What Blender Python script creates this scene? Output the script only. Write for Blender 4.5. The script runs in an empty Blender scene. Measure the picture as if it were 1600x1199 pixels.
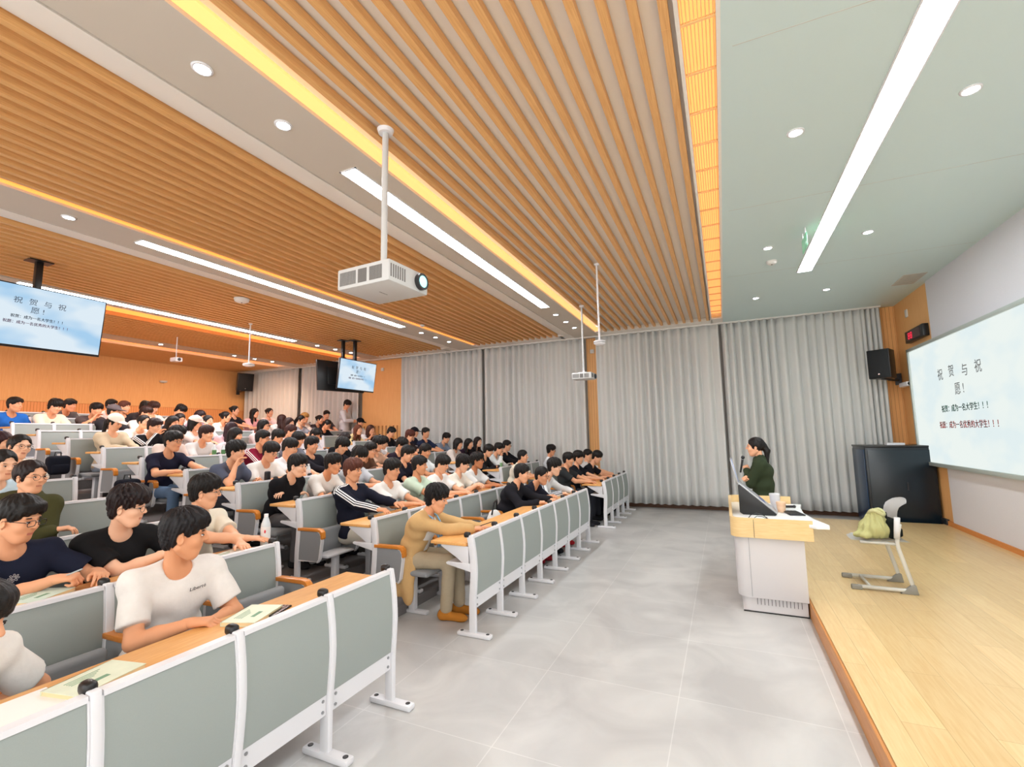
import bpy, bmesh, math, random
import numpy as np
from mathutils import Vector, Matrix
random.seed(7); np.random.seed(7)
SC = bpy.context.scene
COL = SC.collection
# ------------------------------------------------------------------ camera
F_PX, YAW, PITCH, ROLL, CAM_H = 724.545, 0.42437, 0.1115007, -0.0179193, 1.70
def cam_axes():
    cy, sy, cp, sp, cr, sr = math.cos(YAW), math.sin(YAW), math.cos(PITCH), math.sin(PITCH), math.cos(ROLL), math.sin(ROLL)
    f = Vector((-sy*cp, cy*cp, sp)); r = Vector((cy, sy, 0)); u = r.cross(f)
    return cr*r+sr*u, -sr*r+cr*u, f
CR, CU, CF = cam_axes()
camd = bpy.data.cameras.new('camera'); camd.sensor_width = 36; camd.sensor_fit = 'HORIZONTAL'
camd.lens = F_PX/1600*36; camd.clip_start = .02; camd.clip_end = 200
cam = bpy.data.objects.new('camera', camd); COL.objects.link(cam)
cam.matrix_world = Matrix(((CR.x, CU.x, -CF.x, 0), (CR.y, CU.y, -CF.y, 0), (CR.z, CU.z, -CF.z, CAM_H), (0, 0, 0, 1)))
SC.camera = cam
CAM = Vector((0, 0, CAM_H))
def ray(u, v): return CR*((u-800)/F_PX) - CU*((v-599.5)/F_PX) + CF
def onx(u, v, X): d = ray(u, v); return CAM + d*(X/d.x)
# ------------------------------------------------------------------ view, world
SC.view_settings.view_transform = 'Standard'; SC.view_settings.look = 'None'
SC.view_settings.exposure = 0.2; SC.view_settings.gamma = 1.0
SC.view_settings.use_curve_mapping = False
W = bpy.data.worlds.new('world'); SC.world = W; W.use_nodes = True
W.node_tree.nodes['Background'].inputs[0].default_value = (1.0, .99, .96, 1)
W.node_tree.nodes['Background'].inputs[1].default_value = 2.4
LINE_POWER, DOWN_POWER, COVE_POWER = 30.0, 40.0, 1.0
# ------------------------------------------------------------------ materials
def s2l(c):
    return tuple(((x/255)/12.92 if x/255 <= .04045 else ((x/255+.055)/1.055)**2.4) for x in c)
MATS = {}
def mat(name, rgb, rough=.5, metal=0, spec=.5, emit=0, noise=0, nscale=30, bump=0, sheen=0, alpha=None, coat=0):
    if name in MATS: return MATS[name]
    m = bpy.data.materials.new(name); m.use_nodes = True; MATS[name] = m
    nt = m.node_tree; b = nt.nodes['Principled BSDF']
    c = s2l(rgb)+(1,)
    b.inputs['Base Color'].default_value = c
    b.inputs['Roughness'].default_value = rough; b.inputs['Metallic'].default_value = metal
    b.inputs['Specular IOR Level'].default_value = spec
    if sheen: b.inputs['Sheen Weight'].default_value = sheen
    if coat: b.inputs['Coat Weight'].default_value = coat
    if emit:
        b.inputs['Emission Color'].default_value = c; b.inputs['Emission Strength'].default_value = emit
    if noise or bump:
        tc = nt.nodes.new('ShaderNodeTexCoord'); n = nt.nodes.new('ShaderNodeTexNoise')
        n.inputs['Scale'].default_value = nscale; n.inputs['Detail'].default_value = 3
        nt.links.new(tc.outputs['Object'], n.inputs['Vector'])
        if noise:
            mx = nt.nodes.new('ShaderNodeMix'); mx.data_type = 'RGBA'
            mx.inputs[6].default_value = tuple(x*(1-noise) for x in c[:3])+(1,)
            mx.inputs[7].default_value = tuple(min(1, x*(1+noise)) for x in c[:3])+(1,)
            nt.links.new(n.outputs['Fac'], mx.inputs[0]); nt.links.new(mx.outputs[2], b.inputs['Base Color'])
        if bump:
            bp = nt.nodes.new('ShaderNodeBump'); bp.inputs['Strength'].default_value = bump; bp.inputs['Distance'].default_value = .01
            nt.links.new(n.outputs['Fac'], bp.inputs['Height']); nt.links.new(bp.outputs['Normal'], b.inputs['Normal'])
    if alpha is not None:
        b.inputs['Transmission Weight'].default_value = alpha; b.inputs['IOR'].default_value = 1.1
    return m
def wood_mat(name, c1, c2, scale=(1, 1, 1), rough=.45, groove=None, plank=None, spec=.4):
    """wood grain stretched along the axis whose scale is small; groove=(axis, period, dark fraction); plank=(w,l)"""
    if name in MATS: return MATS[name]
    m = bpy.data.materials.new(name); m.use_nodes = True; MATS[name] = m
    nt = m.node_tree; N = nt.nodes; L = nt.links; b = N['Principled BSDF']
    b.inputs['Roughness'].default_value = rough; b.inputs['Specular IOR Level'].default_value = spec
    tc = N.new('ShaderNodeTexCoord'); mp = N.new('ShaderNodeMapping'); mp.inputs['Scale'].default_value = scale
    L.new(tc.outputs['Object'], mp.inputs['Vector'])
    n = N.new('ShaderNodeTexNoise'); n.inputs['Scale'].default_value = 6; n.inputs['Detail'].default_value = 5; n.inputs['Distortion'].default_value = .6
    L.new(mp.outputs[0], n.inputs['Vector'])
    r = N.new('ShaderNodeValToRGB'); r.color_ramp.elements[0].position = .3; r.color_ramp.elements[1].position = .7
    r.color_ramp.elements[0].color = s2l(c1)+(1,); r.color_ramp.elements[1].color = s2l(c2)+(1,)
    L.new(n.outputs['Fac'], r.inputs[0]); out = r.outputs[0]
    if groove:
        ax, per, fr, dk = groove
        sx = N.new('ShaderNodeSeparateXYZ'); L.new(tc.outputs['Object'], sx.inputs[0])
        mm = N.new('ShaderNodeMath'); mm.operation = 'MULTIPLY'; mm.inputs[1].default_value = 1/per; L.new(sx.outputs[ax], mm.inputs[0])
        fm = N.new('ShaderNodeMath'); fm.operation = 'FRACT'; L.new(mm.outputs[0], fm.inputs[0])
        gt = N.new('ShaderNodeMath'); gt.operation = 'LESS_THAN'; gt.inputs[1].default_value = fr; L.new(fm.outputs[0], gt.inputs[0])
        mx = N.new('ShaderNodeMix'); mx.data_type = 'RGBA'; L.new(gt.outputs[0], mx.inputs[0]); L.new(out, mx.inputs[6])
        mx.inputs[7].default_value = s2l(dk)+(1,); out = mx.outputs[2]
    if plank:
        bt = N.new('ShaderNodeTexBrick'); mp2 = N.new('ShaderNodeMapping'); mp2.inputs['Rotation'].default_value = (0, 0, math.pi/2)
        L.new(tc.outputs['Object'], mp2.inputs['Vector']); L.new(mp2.outputs[0], bt.inputs['Vector'])
        bt.inputs['Scale'].default_value = 1; bt.inputs['Brick Width'].default_value = plank[1]; bt.inputs['Row Height'].default_value = plank[0]
        bt.inputs['Mortar Size'].default_value = .0016; bt.inputs['Mortar Smooth'].default_value = .3
        bt.inputs['Color1'].default_value = (1, 1, 1, 1); bt.inputs['Color2'].default_value = (.86, .84, .80, 1); bt.inputs['Mortar'].default_value = (.62, .55, .45, 1)
        mx = N.new('ShaderNodeMix'); mx.data_type = 'RGBA'; mx.blend_type = 'MULTIPLY'; mx.inputs[0].default_value = 1
        L.new(out, mx.inputs[6]); L.new(bt.outputs['Color'], mx.inputs[7]); out = mx.outputs[2]
    L.new(out, b.inputs['Base Color'])
    return m
M_white = mat('white_metal', (226, 226, 230), .35)
M_proj = mat('projector_white', (204, 206, 206), .45)
M_paint = mat('white_paint', (226, 224, 220), .8)
M_black = mat('black_plastic', (22, 22, 24), .35)
M_darkm = mat('dark_metal', (40, 42, 46), .4)
M_grey = mat('grey_fabric_panel', (155, 163, 159), .75, noise=.04, nscale=300)
M_greyd = mat('grey_seat_fabric', (140, 143, 146), .85, noise=.05, nscale=300)
M_deskw = wood_mat('desk_oak', (222, 160, 92), (238, 182, 112), (14, 1.2, 14), .4)
M_arm = wood_mat('armrest_beech', (200, 118, 40), (222, 142, 58), (2, 20, 20), .3)
M_slat = wood_mat('slat_oak', (214, 158, 98), (232, 182, 120), (24, .8, 24), .5)
M_wall = wood_mat('wall_oak', (236, 176, 112), (244, 190, 126), (10, 10, .5), .5)
M_wallg = wood_mat('wall_oak_grooved', (236, 160, 98), (242, 174, 112), (10, 10, .5), .5, groove=(1, .06, .14, (196, 120, 62)))
M_wallgx = wood_mat('wall_oak_grooved_side', (232, 172, 108), (240, 186, 122), (10, 10, .5), .5, groove=(0, .06, .13, (196, 136, 80)))
M_stage = wood_mat('stage_floor_oak', (222, 188, 132), (232, 205, 154), (9, .7, 9), .28, plank=(.19, 1.3), spec=.5)
M_riser = wood_mat('stage_edge_oak', (190, 126, 66), (206, 144, 82), (9, .7, 9), .4)
M_podw = wood_mat('podium_maple', (226, 192, 134), (236, 206, 152), (1.5, 1.5, 14), .35)
# ------------------------------------------------------------------ mesh helpers
class MB:
    """collects shapes in one bmesh, built as ONE object"""
    def __init__(s): s.bm = bmesh.new()
    def box(s, lo, hi, M=None, bev=0, seg=2):
        r = bmesh.ops.create_cube(s.bm, size=1)
        vs = r['verts']
        c = [(lo[i]+hi[i])/2 for i in range(3)]; d = [hi[i]-lo[i] for i in range(3)]
        for v in vs: v.co = Vector((v.co.x*d[0]+c[0], v.co.y*d[1]+c[1], v.co.z*d[2]+c[2]))
        if bev:
            es = list({e for v in vs for e in v.link_edges})
            g = bmesh.ops.bevel(s.bm, geom=es, offset=bev, segments=seg, affect='EDGES', profile=.5)
            vs = list({v for f in g['faces'] for v in f.verts} | {v for v in vs if v.is_valid})
        if M is not None: bmesh.ops.transform(s.bm, matrix=M, verts=vs)
        return s
    def cyl(s, a, b, r, r2=None, n=16, caps=True):
        a, b = Vector(a), Vector(b); d = b-a
        M = Matrix.Translation((a+b)/2) @ d.to_track_quat('Z', 'Y').to_matrix().to_4x4()
        bmesh.ops.create_cone(s.bm, cap_ends=caps, segments=n, radius1=r, radius2=r if r2 is None else r2, depth=d.length, matrix=M)
        return s
    def sph(s, c, r, n=12, sc=(1, 1, 1)):
        M = Matrix.Translation(Vector(c)) @ Matrix.Diagonal((r*sc[0], r*sc[1], r*sc[2], 1))
        bmesh.ops.create_uvsphere(s.bm, u_segments=n*2, v_segments=n, radius=1, matrix=M); return s
    def tube(s, pts, r, n=8, closed=False):
        pts = [Vector(p) for p in pts]; rings = []; N = len(pts)
        up = Vector((0.13, .21, 1)).normalized()
        for i, p in enumerate(pts):
            t = (pts[(i+1) % N]-pts[i-1]) if closed else (pts[min(i+1, N-1)]-pts[max(i-1, 0)])
            t.normalize(); x = t.cross(up)
            if x.length < .1: x = t.cross(Vector((1, 0, 0)))
            x.normalize(); y = x.cross(t); rr = r[i] if isinstance(r, (list, tuple)) else r
            rings.append([s.bm.verts.new(p+x*rr*math.cos(2*math.pi*k/n)+y*rr*math.sin(2*math.pi*k/n)) for k in range(n)])
        for i in range(N if closed else N-1):
            A, B = rings[i], rings[(i+1) % N]
            for k in range(n): s.bm.faces.new((A[k], A[(k+1) % n], B[(k+1) % n], B[k]))
        if not closed:
            s.bm.faces.new(rings[0][::-1]); s.bm.faces.new(rings[-1])
        return s
    def prism(s, poly, axis, a, b, bev=0):
        """extrude a closed 2D polygon along axis (0,1,2) from a to b"""
        o = [i for i in range(3) if i != axis]
        def P(p, t):
            v = [0, 0, 0]; v[axis] = t; v[o[0]] = p[0]; v[o[1]] = p[1]; return Vector(v)
        A = [s.bm.verts.new(P(p, a)) for p in poly]; B = [s.bm.verts.new(P(p, b)) for p in poly]
        n = len(poly)
        fs = [s.bm.faces.new(A[::-1]), s.bm.faces.new(B)]
        for i in range(n): fs.append(s.bm.faces.new((A[i], A[(i+1) % n], B[(i+1) % n], B[i])))
        bmesh.ops.recalc_face_normals(s.bm, faces=fs)
        if bev:
            es = list({e for f in fs for e in f.edges})
            bmesh.ops.bevel(s.bm, geom=es, offset=bev, segments=2, affect='EDGES', profile=.5)
        return s
    def lathe(s, prof, c=(0, 0, 0), n=24):
        c = Vector(c); rings = []
        for r, z in prof:
            rings.append([s.bm.verts.new(c+Vector((r*math.cos(2*math.pi*k/n), r*math.sin(2*math.pi*k/n), z))) for k in range(n)])
        for A, B in zip(rings, rings[1:]):
            for k in range(n): s.bm.faces.new((A[k], A[(k+1) % n], B[(k+1) % n], B[k]))
        s.bm.faces.new(rings[0][::-1]); s.bm.faces.new(rings[-1]); return s
    def xf(s, M): bmesh.ops.transform(s.bm, matrix=M, verts=s.bm.verts); return s
    def mesh(s, name, m, smooth=None):
        me = bpy.data.meshes.new(name); bmesh.ops.recalc_face_normals(s.bm, faces=s.bm.faces); s.bm.to_mesh(me); s.bm.free()
        for x in (m if isinstance(m, (list, tuple)) else [m]): me.materials.append(x)
        if smooth:
            me.polygons.foreach_set('use_smooth', [True]*len(me.polygons))
            if smooth is not True: me.set_sharp_from_angle(angle=math.radians(smooth))
        return me
    def build(s, name, m, parent=None, smooth=40):
        return link(name, s.mesh(name, m, smooth), parent)
def link(name, me, parent=None):
    o = bpy.data.objects.new(name, me); COL.objects.link(o)
    if parent is not None: o.parent = parent
    return o
def tag(o, label, cat, group=None, kind=None):
    if label: o['label'] = label
    if cat: o['category'] = cat
    if group: o['group'] = group
    if kind: o['kind'] = kind
    return o
def thing(name, label, cat, loc=(0, 0, 0), rz=0, group=None):
    o = bpy.data.objects.new(name, None); COL.objects.link(o); o.location = loc; o.rotation_euler = (0, 0, rz)
    o.empty_display_size = .05
    return tag(o, label, cat, group)
def struct(name, mb, m, smooth=None, parent=None):
    o = mb.build(name, m, parent, smooth)
    if parent is None: o['kind'] = 'structure'
    return o
def copy_tree(o, parent=None):
    c = o.copy(); COL.objects.link(c)
    if parent is not None: c.parent = parent
    for ch in o.children: copy_tree(ch, c)
    return c
def place(o, loc, rz=0): o.location = loc; o.rotation_euler = (0, 0, rz); return o
ORD = ['zeroth', 'first', 'second', 'third', 'fourth', 'fifth', 'sixth', 'seventh', 'eighth', 'ninth', 'tenth', 'eleventh', 'twelfth']
# ------------------------------------------------------------------ room constants
ZC, XW, YW, XB, YF = 4.10, 3.20, 11.32, -15.6, -2.5
ST = .155                                    # stage height
XR = [-2.07, -3.15, -4.17, -5.15, -6.13, -7.09, -8.04, -9.03, -9.96, -10.88, -11.8, -12.7]
BASE = [0, .09]+[.09+.142*i for i in range(1, 11)]
def floor_mat():
    m = bpy.data.materials.new('grey_floor_tile'); m.use_nodes = True; nt = m.node_tree; N = nt.nodes; L = nt.links; b = N['Principled BSDF']
    tc = N.new('ShaderNodeTexCoord'); n = N.new('ShaderNodeTexNoise'); n.inputs['Scale'].default_value = 1.6; n.inputs['Detail'].default_value = 6; n.inputs['Distortion'].default_value = 1
    L.new(tc.outputs['Object'], n.inputs['Vector'])
    r = N.new('ShaderNodeValToRGB'); r.color_ramp.elements[0].color = s2l((182, 181, 180))+(1,); r.color_ramp.elements[1].color = s2l((204, 203, 201))+(1,)
    r.color_ramp.elements[0].position = .35; r.color_ramp.elements[1].position = .65
    L.new(n.outputs['Fac'], r.inputs[0])
    bt = N.new('ShaderNodeTexBrick'); bt.offset = 0; bt.inputs['Scale'].default_value = 1; bt.inputs['Brick Width'].default_value = .9; bt.inputs['Row Height'].default_value = .9
    bt.inputs['Mortar Size'].default_value = .003; bt.inputs['Color1'].default_value = (1, 1, 1, 1); bt.inputs['Color2'].default_value = (.95, .95, .95, 1); bt.inputs['Mortar'].default_value = (1.18, 1.18, 1.18, 1)
    mp = N.new('ShaderNodeMapping'); mp.inputs['Location'].default_value = (.37, .25, 0); L.new(tc.outputs['Object'], mp.inputs['Vector']); L.new(mp.outputs[0], bt.inputs['Vector'])
    mx = N.new('ShaderNodeMix'); mx.data_type = 'RGBA'; mx.blend_type = 'MULTIPLY'; mx.inputs[0].default_value = 1
    L.new(r.outputs[0], mx.inputs[6]); L.new(bt.outputs['Color'], mx.inputs[7]); L.new(mx.outputs[2], b.inputs['Base Color'])
    b.inputs['Roughness'].default_value = .3; b.inputs['Specular IOR Level'].default_value = .45
    return m
M_floor = floor_mat()
struct('floor', MB().box((XB-.2, YF, -.2), (XW+.1, YW+.1, 0)), M_floor)
tb = MB()
for k in range(1, 12):
    x1 = XR[k]+.22
    tb.box((XB-.1, YF, BASE[k-1]-.0 if k > 1 else 0), (x1, YW-.02, BASE[k]))
struct('floor_tiers', tb, mat('tier_vinyl', (120, 116, 116), .5, noise=.06, nscale=4))
stg = MB().prism([(.63, YF), (XW, YF), (XW, 9.85), (.63, 9.85)], 2, .0, ST)
struct('floor_stage', stg, M_stage)
struct('trim_1', MB().box((.612, YF, 0), (.63, 9.86, ST-.008), bev=.004).box((.63, 9.85, 0), (XW-.01, 9.866, ST-.008)), M_riser)
# walls
struct('wall_curtain', MB().box((XB-.2, YW, 0), (XW+.2, YW+.15, ZC+.3)), mat('wall_plaster', (205, 203, 198), .8))
struct('wall_back', MB().box((XB-.15, YF, 0), (XB, YW, ZC+.2)), M_wallg)
struct('trim_2', MB().box((XB, YF, 2.75), (XB+.02, YW, ZC)), M_wall)          # plain upper back wall boards
struct('wall_front', MB().box((XW, YF, 0), (XW+.15, YW, ZC+.2)), M_wall)
M_gpan = mat('grey_wall_panel', (220, 219, 225), .85, noise=.03, nscale=60)
struct('trim_3', MB().box((XW-.03, YF, ST+.07), (XW, 9.58, ZC)), M_gpan)
struct('baseboard_front', MB().box((XW-.045, YF, ST), (XW-.005, YW-.9, ST+.07)), wood_mat('skirting_wood', (206, 130, 66), (216, 142, 76), (9, .7, 9)))
struct('baseboard_curtain', MB().box((XB, YW-.04, 0), (XW, YW, .11)), wood_mat('skirting_dark', (92, 60, 40), (112, 74, 48), (.7, 9, 9)))
def wood_column(x0, x1, name, split=None):
    b = MB().box((x0, YW-.06, 0 if split is None else split), (x1, YW-.001, ZC))
    struct(name, b, M_wallgx)
struct('trim_4', MB().box((-3.02, YW-.06, 0), (-2.72, YW-.002, ZC)), M_wallgx)
struct('trim_5', MB().box((2.74, YW-.06, 0), (XW-.001, YW-.002, ZC)), M_wallgx)
struct('trim_6', MB().box((-10.25, YW-.05, 2.1), (-8.57, YW-.002, ZC)), M_wall)
sl = MB().box((-10.25, YW-.07, 2.06), (-8.57, YW-.003, 2.1))
for i in range(12): sl.box((-10.25+i*.14, YW-.06, .3), (-10.16+i*.14, YW-.004, 2.06))
struct('trim_7', sl, M_wall)
# ------------------------------------------------------------------ ceiling
M_ceil = mat('ceiling_white', (236, 230, 222), .7)
M_ceil_r = mat('ceiling_gloss_white', (216, 219, 212), .45)
cb = MB()
def slab(x0, x1, y0=YF, y1=YW, z0=ZC, z1=ZC+.12): cb.box((x0, y0, z0), (x1, y1, z1))
SL0, SL1 = -1.5, 10.75                      # slats run from behind the camera almost to the curtains
LX = [1.265, -2.93, -6.25, -9.45]           # line lights
rc = MB().box((.132, YF, ZC), (XW, YW, ZC+.12)); struct('trim_17', rc, mat('ceiling_right', (203, 222, 222), .45))   # right hand flat ceiling
zones = [(-2.45, -.14), (-5.85, -3.55), (-9.25, -6.95), (-12.35, -10.35)]
bands = [(-3.25, -2.64), (-6.58, -5.97), (-9.76, -9.30), (-12.95, -12.4)]
for a, b in zones: cb.box((a-.05, YF, ZC+.075), (b+.05, SL1+.02, ZC+.12))       # backing above the slats
for a, b in zones: slab(a-.06, b+.06, SL1, YW)                                    # strip along the curtains
slab(-15.6, -13.35)
cb.box((-13.4, YF, ZC+.12), (-12.9, YW, ZC+.2))
# slot sides and tops (left lips of coves)
for x in (-.10, .12): cb.box((x-.012, YF, ZC), (x+.012, SL1, ZC+.16))
for x0, x1 in ((-3.56, -3.25), (-6.95, -6.58), (-10.35, -9.76), (-13.35, -12.95), (-2.64, -2.5), (-5.97, -5.9), (-.10, .13)):
    slab(x0, x1, SL1-.1, YW)
    cb.box((x0-.02, YF, ZC+.16), (x1+.02, SL1, ZC+.19))
struct('ceiling', cb, M_ceil)
bb = MB()
for a, b in bands: bb.box((a, YF, ZC), (b, YW, ZC+.12))
struct('trim_16', bb, mat('ceiling_band', (204, 196, 184), .7))  # same ceiling paint; its dimmer, warmer light is put into this greyer colour
# rounded light beams between band and slats
for i, (a, b) in enumerate(((-3.56, -3.27), (-6.95, -6.60))):
    pr = [(a, ZC+.15)]
    for t in range(9):
        q = t/8*math.pi/2
        pr.append((a+(b-a-.02)*(1-math.cos(q)), ZC+.05-.06*math.sin(q)+.01))
    pr += [(b, ZC+.0), (b, ZC+.15)]
    struct('trim_%d' % (8+i), MB().prism(pr, 1, YF, SL1), M_ceil, 50)
def slats(a, b, n, name, dep=.058, w=.052):
    mb = MB(); p = (b-a-w)/(n-1)
    for i in range(n):
        x = a+i*p; mb.box((x, YF, ZC-.0), (x+w, SL1, ZC+dep), None)
        for s in ((x*7.3) % 3.1+1, (x*5.1) % 3.3+5.2): mb.box((x-.001, s, ZC-.001), (x+w+.001, s+.006, ZC+.02))
    struct(name, mb, M_slat)
slats(-2.42, -.14, 15, 'trim_10'); slats(-5.82, -3.58, 15, 'trim_11', .072); slats(-9.22, -6.98, 15, 'trim_12', .072); slats(-12.32, -10.38, 13, 'trim_13', .072)
bs = MB()
for i in range(28): bs.box((-15.5+i*.076, YF, ZC-.012), (-15.5+i*.076+.045, SL1, ZC))
struct('trim_14', bs, M_slat)
# ceiling panel joints on the right
jt = MB()
for y in (3.0, 5.4, 7.8): jt.box((.2, y, ZC-.001), (XW-.05, y+.006, ZC+.001))
struct('trim_15', jt, mat('joint_grey', (196, 198, 192), .8))
# ------------------------------------------------------------------ lights
M_line = mat('line_diffuser', (247, 252, 255), .5, emit=LINE_POWER)
M_lines = [M_line, M_line, mat('line_diffuser_mid', (247, 252, 255), .5, emit=LINE_POWER*1.3), mat('line_diffuser_far', (250, 248, 250), .5, emit=LINE_POWER*2.2)]
M_down = mat('downlight_lens', (250, 252, 255), .5, emit=DOWN_POWER)
M_warm = mat('cove_led_amber', (255, 166, 78), .5, emit=COVE_POWER)
M_warmb = mat('cove_led_orange', (255, 150, 70), .5, emit=COVE_POWER*1.4)
M_warmy = mat('cove_led_yellow', (255, 190, 116), .5, emit=COVE_POWER*.95)
where = ['right hand white ceiling above the stage', 'white band nearest the front', 'middle white band behind the big projector', 'far white band toward the back wall']
ends = [(-1.9, 8.05), (2.99, 8.07), (3.03, 8.07), (3.07, 8.0)]
for i, x in enumerate(LX):
    w = .09 if i == 0 else .08
    t = thing('linear_ceiling_light', 'long white linear ceiling light in the '+where[i], 'ceiling light', (x, (ends[i][0]+ends[i][1])/2, ZC), 0, 'linear ceiling lights')
    h = (ends[i][1]-ends[i][0])/2
    MB().box((-w, -h, -.006), (w, h, -.001)).build('diffuser', M_lines[i], t)
    fr = MB()
    for s in (-1, 1): fr.box((s*(w+.006)-.006, -h-.012, -.009), (s*(w+.006)+.006, h+.012, 0)).box((-w-.012, s*(h+.006)-.006, -.009), (w+.012, s*(h+.006)+.006, 0))
    fr.build('frame', M_white, t)
def cove(x0, x1, m, label, y1=10.68, z=ZC+.1):
    o = MB().box((x0, YF+.5, z), (x1, y1, z+.02)).build('cove_light_strip', m)
    tag(o, label, 'light strip', 'cove light strips')
cove(-2.63, -2.51, M_warmy, 'bright yellow cove light strip beside the nearest line light', z=ZC+.02)
cove(-5.96, -5.9, M_warm, 'thin amber cove light strip between middle slats and white band', z=ZC+.02)
cove(-10.34, -9.77, M_warmb, 'wide amber cove light strip behind the far line light', z=ZC+.06)
cove(-13.34, -12.96, M_warmb, 'rearmost amber cove light strip next to the back wall', z=ZC+.06)
cove(-.085, .105, mat('cove_led_pale', (255, 186, 108), .5, emit=COVE_POWER*.9), 'orange cove light behind grille along the right hand ceiling', z=ZC+.12)
g = MB()
for i in range(9): g.box((-.075+i*.021, YF, ZC+.02), (-.069+i*.021, 10.65, ZC+.045))
for i in range(30): g.box((-.085, -2+i*.43, ZC+.015), (.106, -1.985+i*.43, ZC+.03))
tag(g.build('grille', mat('grille_beech', (250, 206, 140), .5)), 'slatted grille in front of the orange cove light', 'grille')
dl = [(-2.93, y, 'nearest white band') for y in (1.05, 1.70, 2.31, 8.68, 9.34, 9.96)] + [(-6.22, y, 'middle white band') for y in (2.36, 8.73, 9.31, 9.92)] + \
     [(-9.42, y, 'far white band') for y in (8.68, 9.29, 9.87)] + [(-12.55, y, 'rearmost band') for y in (6.71, 8.61, 9.25, 9.84)] + \
     [(x, y, 'right hand ceiling') for y in (4.16, 6.77, 9.3) for x in (.68, 1.76)]
me_lens = MB().lathe([(.02, -.012), (.043, -.008), (.045, -.004)], n=20).mesh('lens', M_down, True)
me_ring = MB().lathe([(.046, -.004), (.05, -.012), (.062, -.008), (.064, 0)], n=24).mesh('trim_ring', M_white, True)
cnt = {}
for x, y, wh in dl:
    cnt[wh] = cnt.get(wh, 0)+1
    tot = sum(1 for d in dl if d[2] == wh)
    t = thing('downlight', 'round recessed downlight in the %s, %s one from the camera' % (wh, ORD[cnt[wh]]), 'downlight', (x, y, ZC), 0, 'recessed downlights')
    link('lens', me_lens, t); link('trim_ring', me_ring, t)
for i, y in enumerate((2.4, 4.5, 6.71, 8.61, 9.25, 9.84)):       # spots added to brighten the back wall, two with no downlight built
    l = bpy.data.lights.new('back_fill_spot', 'SPOT'); l.energy = 104; l.spot_size = math.radians(150); l.spot_blend = .8; l.color = (1, .68, .47); l.shadow_soft_size = .06
    o = bpy.data.objects.new('back_fill_spot', l); COL.objects.link(o); o.location = (-12.55, y, ZC-.03); o.rotation_euler = (0, math.radians(25), 0)
def puck(name, label, cat, loc, r=.06, h=.04, m=M_paint):
    t = thing(name, label, cat, loc)
    MB().lathe([(r*.55, -h), (r*.9, -h*.7), (r, -.008), (r, 0)], n=20).build('housing', m, t, True)
    MB().lathe([(.008, -h-.006), (.01, -h)], n=10).build('sensor', M_darkm, t, True)
    return t
puck('smoke_detector', 'white smoke detector on right hand ceiling beside downlight', 'smoke detector', (.77, 7.34, ZC), .07, .05)
puck('smoke_detector', 'white smoke detector under the slats behind middle line light', 'smoke detector', (-7.34, 5.12, ZC), .12, .07)
puck('smoke_detector', 'small white detector under slats right of the big projector', 'smoke detector', (-5.77, 8.13, ZC), .05, .04)
puck('smoke_detector', 'white round detector on the wooden back wall', 'smoke detector', (XB+.06, 8.45, 3.55), .1, .06)
t = thing('exit_sign', 'small green exit sign hanging edge-on from the right hand ceiling', 'exit sign', (1.03, 6.36, ZC))
MB().box((-.006, -.16, -.24), (.006, .16, -.08), None, .003).build('sign_plate', mat('exit_green', (120, 190, 150), .3, emit=.25), t)
MB().cyl((0, -.1, -.08), (0, -.1, 0), .006).cyl((0, .1, -.08), (0, .1, 0), .006).build('hanger', M_white, t)
t = thing('ceiling_vent', 'flat pale ceiling vent near the corner above the clock', 'vent', (2.88, 9.3, ZC))
v = MB().box((-.15, -.3, -.006), (.15, .3, 0))
v.build('vent_plate', mat('vent_beige', (196, 190, 178), .7), t)
l = MB()
for i in range(8): l.box((-.13, -.27+i*.07, -.01), (.13, -.25+i*.07, -.005))
l.build('louvre', mat('vent_louvre', (170, 165, 155), .7), t)
# ------------------------------------------------------------------ curtains
M_cur = mat('grey_curtain', (212, 213, 211), .9, noise=.05, nscale=400)
def curtain(x0, x1, label, per, seed, edge=0):
    rnd = random.Random(seed); n = int((x1-x0)/.014); zs = [.10, .4, 1.2, 2.2, 3.0, 3.3, 3.32, 3.6, 3.9, ZC-.02]
    bm = bmesh.new(); rows = []
    ph = [rnd.uniform(0, 6.28) for _ in range(5)]
    for z in zs:
        row = []
        f = (z/ZC)
        for i in range(n+1):
            x = x0+(x1-x0)*i/n; s = x+.035*math.sin(x*3.1+ph[0])+.02*math.sin(x*7.7+ph[1]) + .01*(1-f)*math.sin(x*2.3+z*.6+ph[3])
            a = 2*math.pi*s/per
            w = math.sin(a)+.22*math.sin(2*a+.7+.5*math.sin(x*1.7+ph[2]))
            amp = .056+.012*math.sin(x*2.1+ph[4])
            y = YW-.20+amp*w*(1.0 if z < 3.7 else .85)
            row.append(bm.verts.new((x+.012*math.cos(a), y+(.004 if abs(z-3.31) < .02 else 0), z)))
        rows.append(row)
    for A, B in zip(rows, rows[1:]):
        for i in range(n): bm.faces.new((A[i], A[i+1], B[i+1], B[i]))
    mb = MB(); mb.bm.free(); mb.bm = bm
    o = mb.build('curtain', M_cur, None, True)
    so = o.modifiers.new('thickness', 'SOLIDIFY'); so.thickness = .004
    return tag(o, label, 'curtain', 'grey curtains along the window wall')
curtain(-15.45, -12.82, 'grey pleated curtain nearest the back wall', .20, 1)
curtain(-12.78, -10.22, 'grey pleated curtain behind the hanging televisions', .20, 2)
curtain(-8.6, -5.93, 'grey pleated curtain right of the wide wooden panel', .19, 3)
curtain(-5.87, -3.04, 'grey pleated curtain left of the narrow wooden column', .19, 4)
curtain(-2.74, .02, 'grey pleated curtain right of the narrow wooden column', .19, 5)
curtain(.09, 2.62, 'grey pleated curtain behind the woman with the microphone', .165, 6)
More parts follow.
